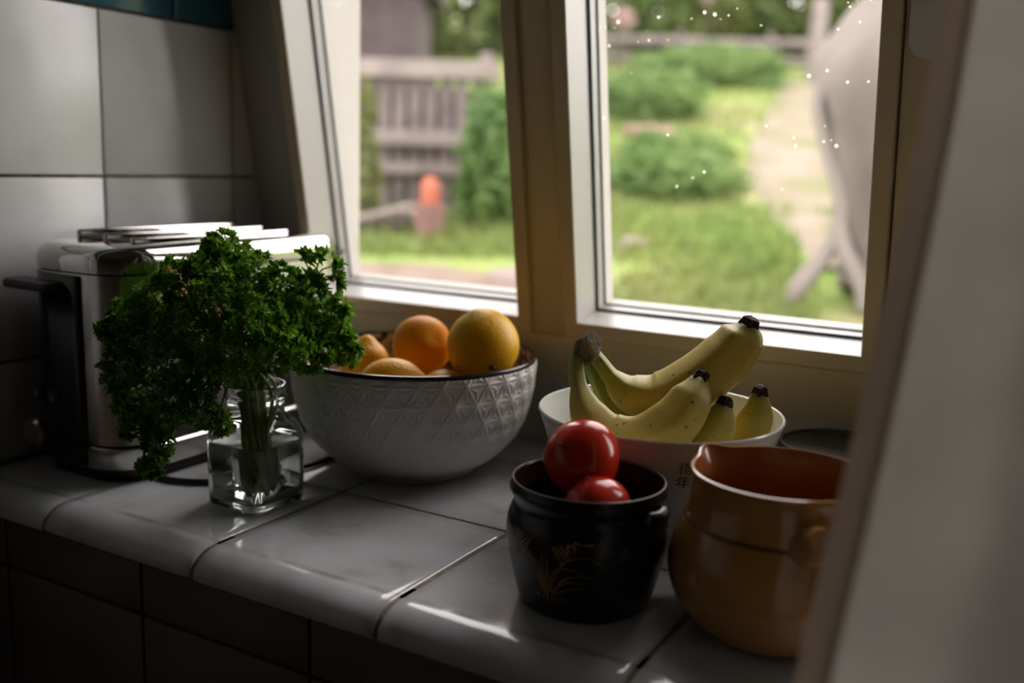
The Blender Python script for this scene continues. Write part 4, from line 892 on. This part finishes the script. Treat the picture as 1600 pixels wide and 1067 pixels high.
# rail fence and post at the top of the lawn
p0 = Vector((-5.7, 11.3, 0)); p1 = Vector((-2.4, 12.6, 0))
rf = empty('rail_fence', (p0.x, p0.y, gz(p0.x, p0.y))); tag(rf, 'low dark wooden rail fence along the top of the lawn', 'fence')
RO = Vector(rf.location)
for hgt in (0.12, 0.32):
    v, f = sweep([Vector((p0.x + (p1.x - p0.x) * t, p0.y + (p1.y - p0.y) * t, gz(p0.x + (p1.x - p0.x) * t, p0.y + (p1.y - p0.y) * t) + hgt)) - RO for t in np.linspace(0, 1, 8)], 0.06, 8); mk('rail', v, f, M['oldwood'], rf)
for t in (0.05, 0.35, 0.65, 0.95):
    q = p0.lerp(p1, t); z = gz(q.x, q.y); v, f = sweep([Vector((q.x, q.y, z - .1)) - RO, Vector((q.x, q.y, z + .2)) - RO, Vector((q.x, q.y, z + .45)) - RO], 0.05, 8); mk('fence_post', v, f, M['oldwood'], rf)
z = gz(-2.696, 10.916)
v, f = sweep([(-2.70, 10.92, z - .1), (-2.70, 10.92, z + .4), (-2.69, 10.92, z + .80), (-2.69, 10.92, z + .84)], [0.095, 0.09, 0.085, 0.06], 12)
tag(mk('wooden_post', v, f, M['palewood']), 'pale upright wooden post at the top of the path', 'post')
# grey canvas cover at the right
cx_, cy_ = -0.46, 3.30
cz_ = gz(cx_, cy_)
cvr = empty('canvas_cover', (cx_, cy_, cz_)); tag(cvr, 'grey canvas cover with trailing edge seen at the right of the right pane', 'canvas cover')
def cov(a, r, z, i):
    fold = abs(math.sin(3.5 * a + 1.6 * z + 0.4)) ** 0.5 - 0.6; k = 1 + 0.16 * fold + 0.05 * math.sin(9 * a - 6 * z) + 0.07 * noise.noise(Vector((2.2 * math.cos(a), 2.2 * math.sin(a), 4 * z)))
    return r * k, z + 0.05 * math.sin(2 * a + .6)
v, f = lathe([(0.21, 0.02), (0.215, 0.12), (0.225, 0.22), (0.25, 0.36), (0.285, 0.50), (0.32, 0.60), (0.325, 0.68), (0.30, 0.74), (0.235, 0.84), (0.15, 0.93), (0.07, 0.97), (0.0001, 0.985)], 96, disp=cov)
mk('cover', v, f, M['canvas'], cvr, sharp=None)
v, f = sweep([Vector((0, 0, -0.1)), Vector((0, 0, 0.4)), Vector((0, 0, 0.95))], 0.05, 12); mk('stand', v, f, M['oldwood'], cvr)
M['canvasedge'] = mat('pale_canvas_edging', (0.17, 0.15, 0.138), 0.85, spec=0.1)
for line, rr in (([(-0.25, -0.16, 0.74), (-0.300, -0.15, 0.62), (-0.262, -0.16, 0.48), (-0.215, -0.17, 0.36), (-0.195, -0.17, 0.26), (-0.235, -0.17, 0.16), (-0.30, -0.18, 0.06), (-0.33, -0.18, 0.0)], [0.014, 0.018, 0.018, 0.018, 0.022, 0.022, 0.026, 0.02]), ([(-0.205, -0.17, 0.26), (-0.17, -0.19, 0.17), (-0.12, -0.20, 0.09), (-0.10, -0.20, 0.0)], [0.02, 0.02, 0.02, 0.016])):
    tl = catmull(line, 5); v, f = sweep(tl, lerp_list(rr, len(tl)), 10, lambda a: 1 + .3 * math.cos(2 * a)); mk('trailing_edge', v, f, M['canvasedge'], cvr)

# hedge and trees behind everything
HG = [(-9.9, 8.6, 1.5, 1.5), (-8.8, 10.6, 1.5, 1.7), (-8.0, 12.6, 1.4, 1.3), (-6.8, 14.0, 1.3, 1.2), (-5.5, 14.9, 1.4, 1.1), (-4.2, 15.6, 1.3, 1.25), (-2.9, 15.8, 1.2, 1.5), (-1.7, 15.2, 1.2, 1.3), (-0.5, 14.2, 1.2, 1.4), (0.7, 13.2, 1.2, 1.2)]
hd = empty('hedge', (-5.2, 13.2, gz(-5.2, 13.2))); tag(hd, 'loose leafy hedge of bushes along the top of the garden', 'hedge'); HO = Vector(hd.location)
for k, (x, y, rx, rz) in enumerate(HG):
    m = M['leafB'] if k % 3 else M['leafA']; z = gz(x, y)
    leafmass(Vector((x, y, z + rz * 0.6)) - HO, (rx, rx, rz), 2600, 0.12, m, 60 + k).build('bush', m, hd, smooth=False)['kind'] = 'stuff'
TR = [(-11.5, 10.5, 1.9, 2.1), (-8.6, 14.0, 2.0, 2.0), (-5.5, 17.0, 2.0, 2.2), (-2.0, 18.0, 2.0, 2.3), (1.5, 15.5, 1.8, 2.0)]
for k, (x, y, rx, rz) in enumerate(TR):
    z = gz(x, y); o = empty('garden_tree', (x, y, z)); tag(o, ['leafy tree behind the dark shed, leftmost of the trees', 'leafy tree behind the hedge between shed and mullion', 'leafy tree behind the hedge at the left of the right pane', 'leafy tree behind the wooden post', 'leafy tree behind the canvas cover, rightmost of the trees'][k], 'tree', 'trees behind the hedge')
    leafmass((0, 0, 2.6), (rx, rx, rz), 3200, 0.16, M['leafB'], 40 + k).build('crown', M['leafB'], o, smooth=False)['kind'] = 'stuff'
    v, f = sweep([(0, 0, -0.1), (0.05, 0, 1.0), (0, 0.05, 2.4)], [0.2, 0.16, 0.08], 10); mk('trunk', v, f, M['bark'], o)
fr_ = random.Random(9)
FL = [(-2.75, 5.2, 1.05), (-2.62, 5.15, 1.22), (-2.85, 5.3, 1.28), (-4.6, 10.2, 1.9), (-4.9, 10.6, 2.3), (-3.9, 10.9, 2.25)]
for k, (x, y, z) in enumerate(FL):
    if k < 3: sc = 0.06
    else: sc = 0.11
    o = empty('flowering_branch', (x, y, gz(x, y))); tag(o, ['pale pink blossom cluster lowest above the green shrub', 'pale pink blossom cluster highest beside the mullion', 'pale blossom cluster top of the left pane', 'pale pink blossom cluster at the left of the hedge', 'pale blossom cluster at the top left of the right pane', 'pale blossom cluster above the rail in the right pane'][k], 'blossom', 'pale blossom clusters')
    h0 = z - gz(x, y); leafmass((0, 0, h0), (sc, sc, sc), 160, sc * 0.3, None, 70 + k).build('blossom', M['petal'], o, smooth=False)['kind'] = 'stuff'
    v, f = sweep([(0.05, 0, -0.1), (0.02, 0.02, h0 * .5), (0, 0, h0)], [0.02, 0.015, 0.006], 7); mk('stem', v, f, M['bark'], o)
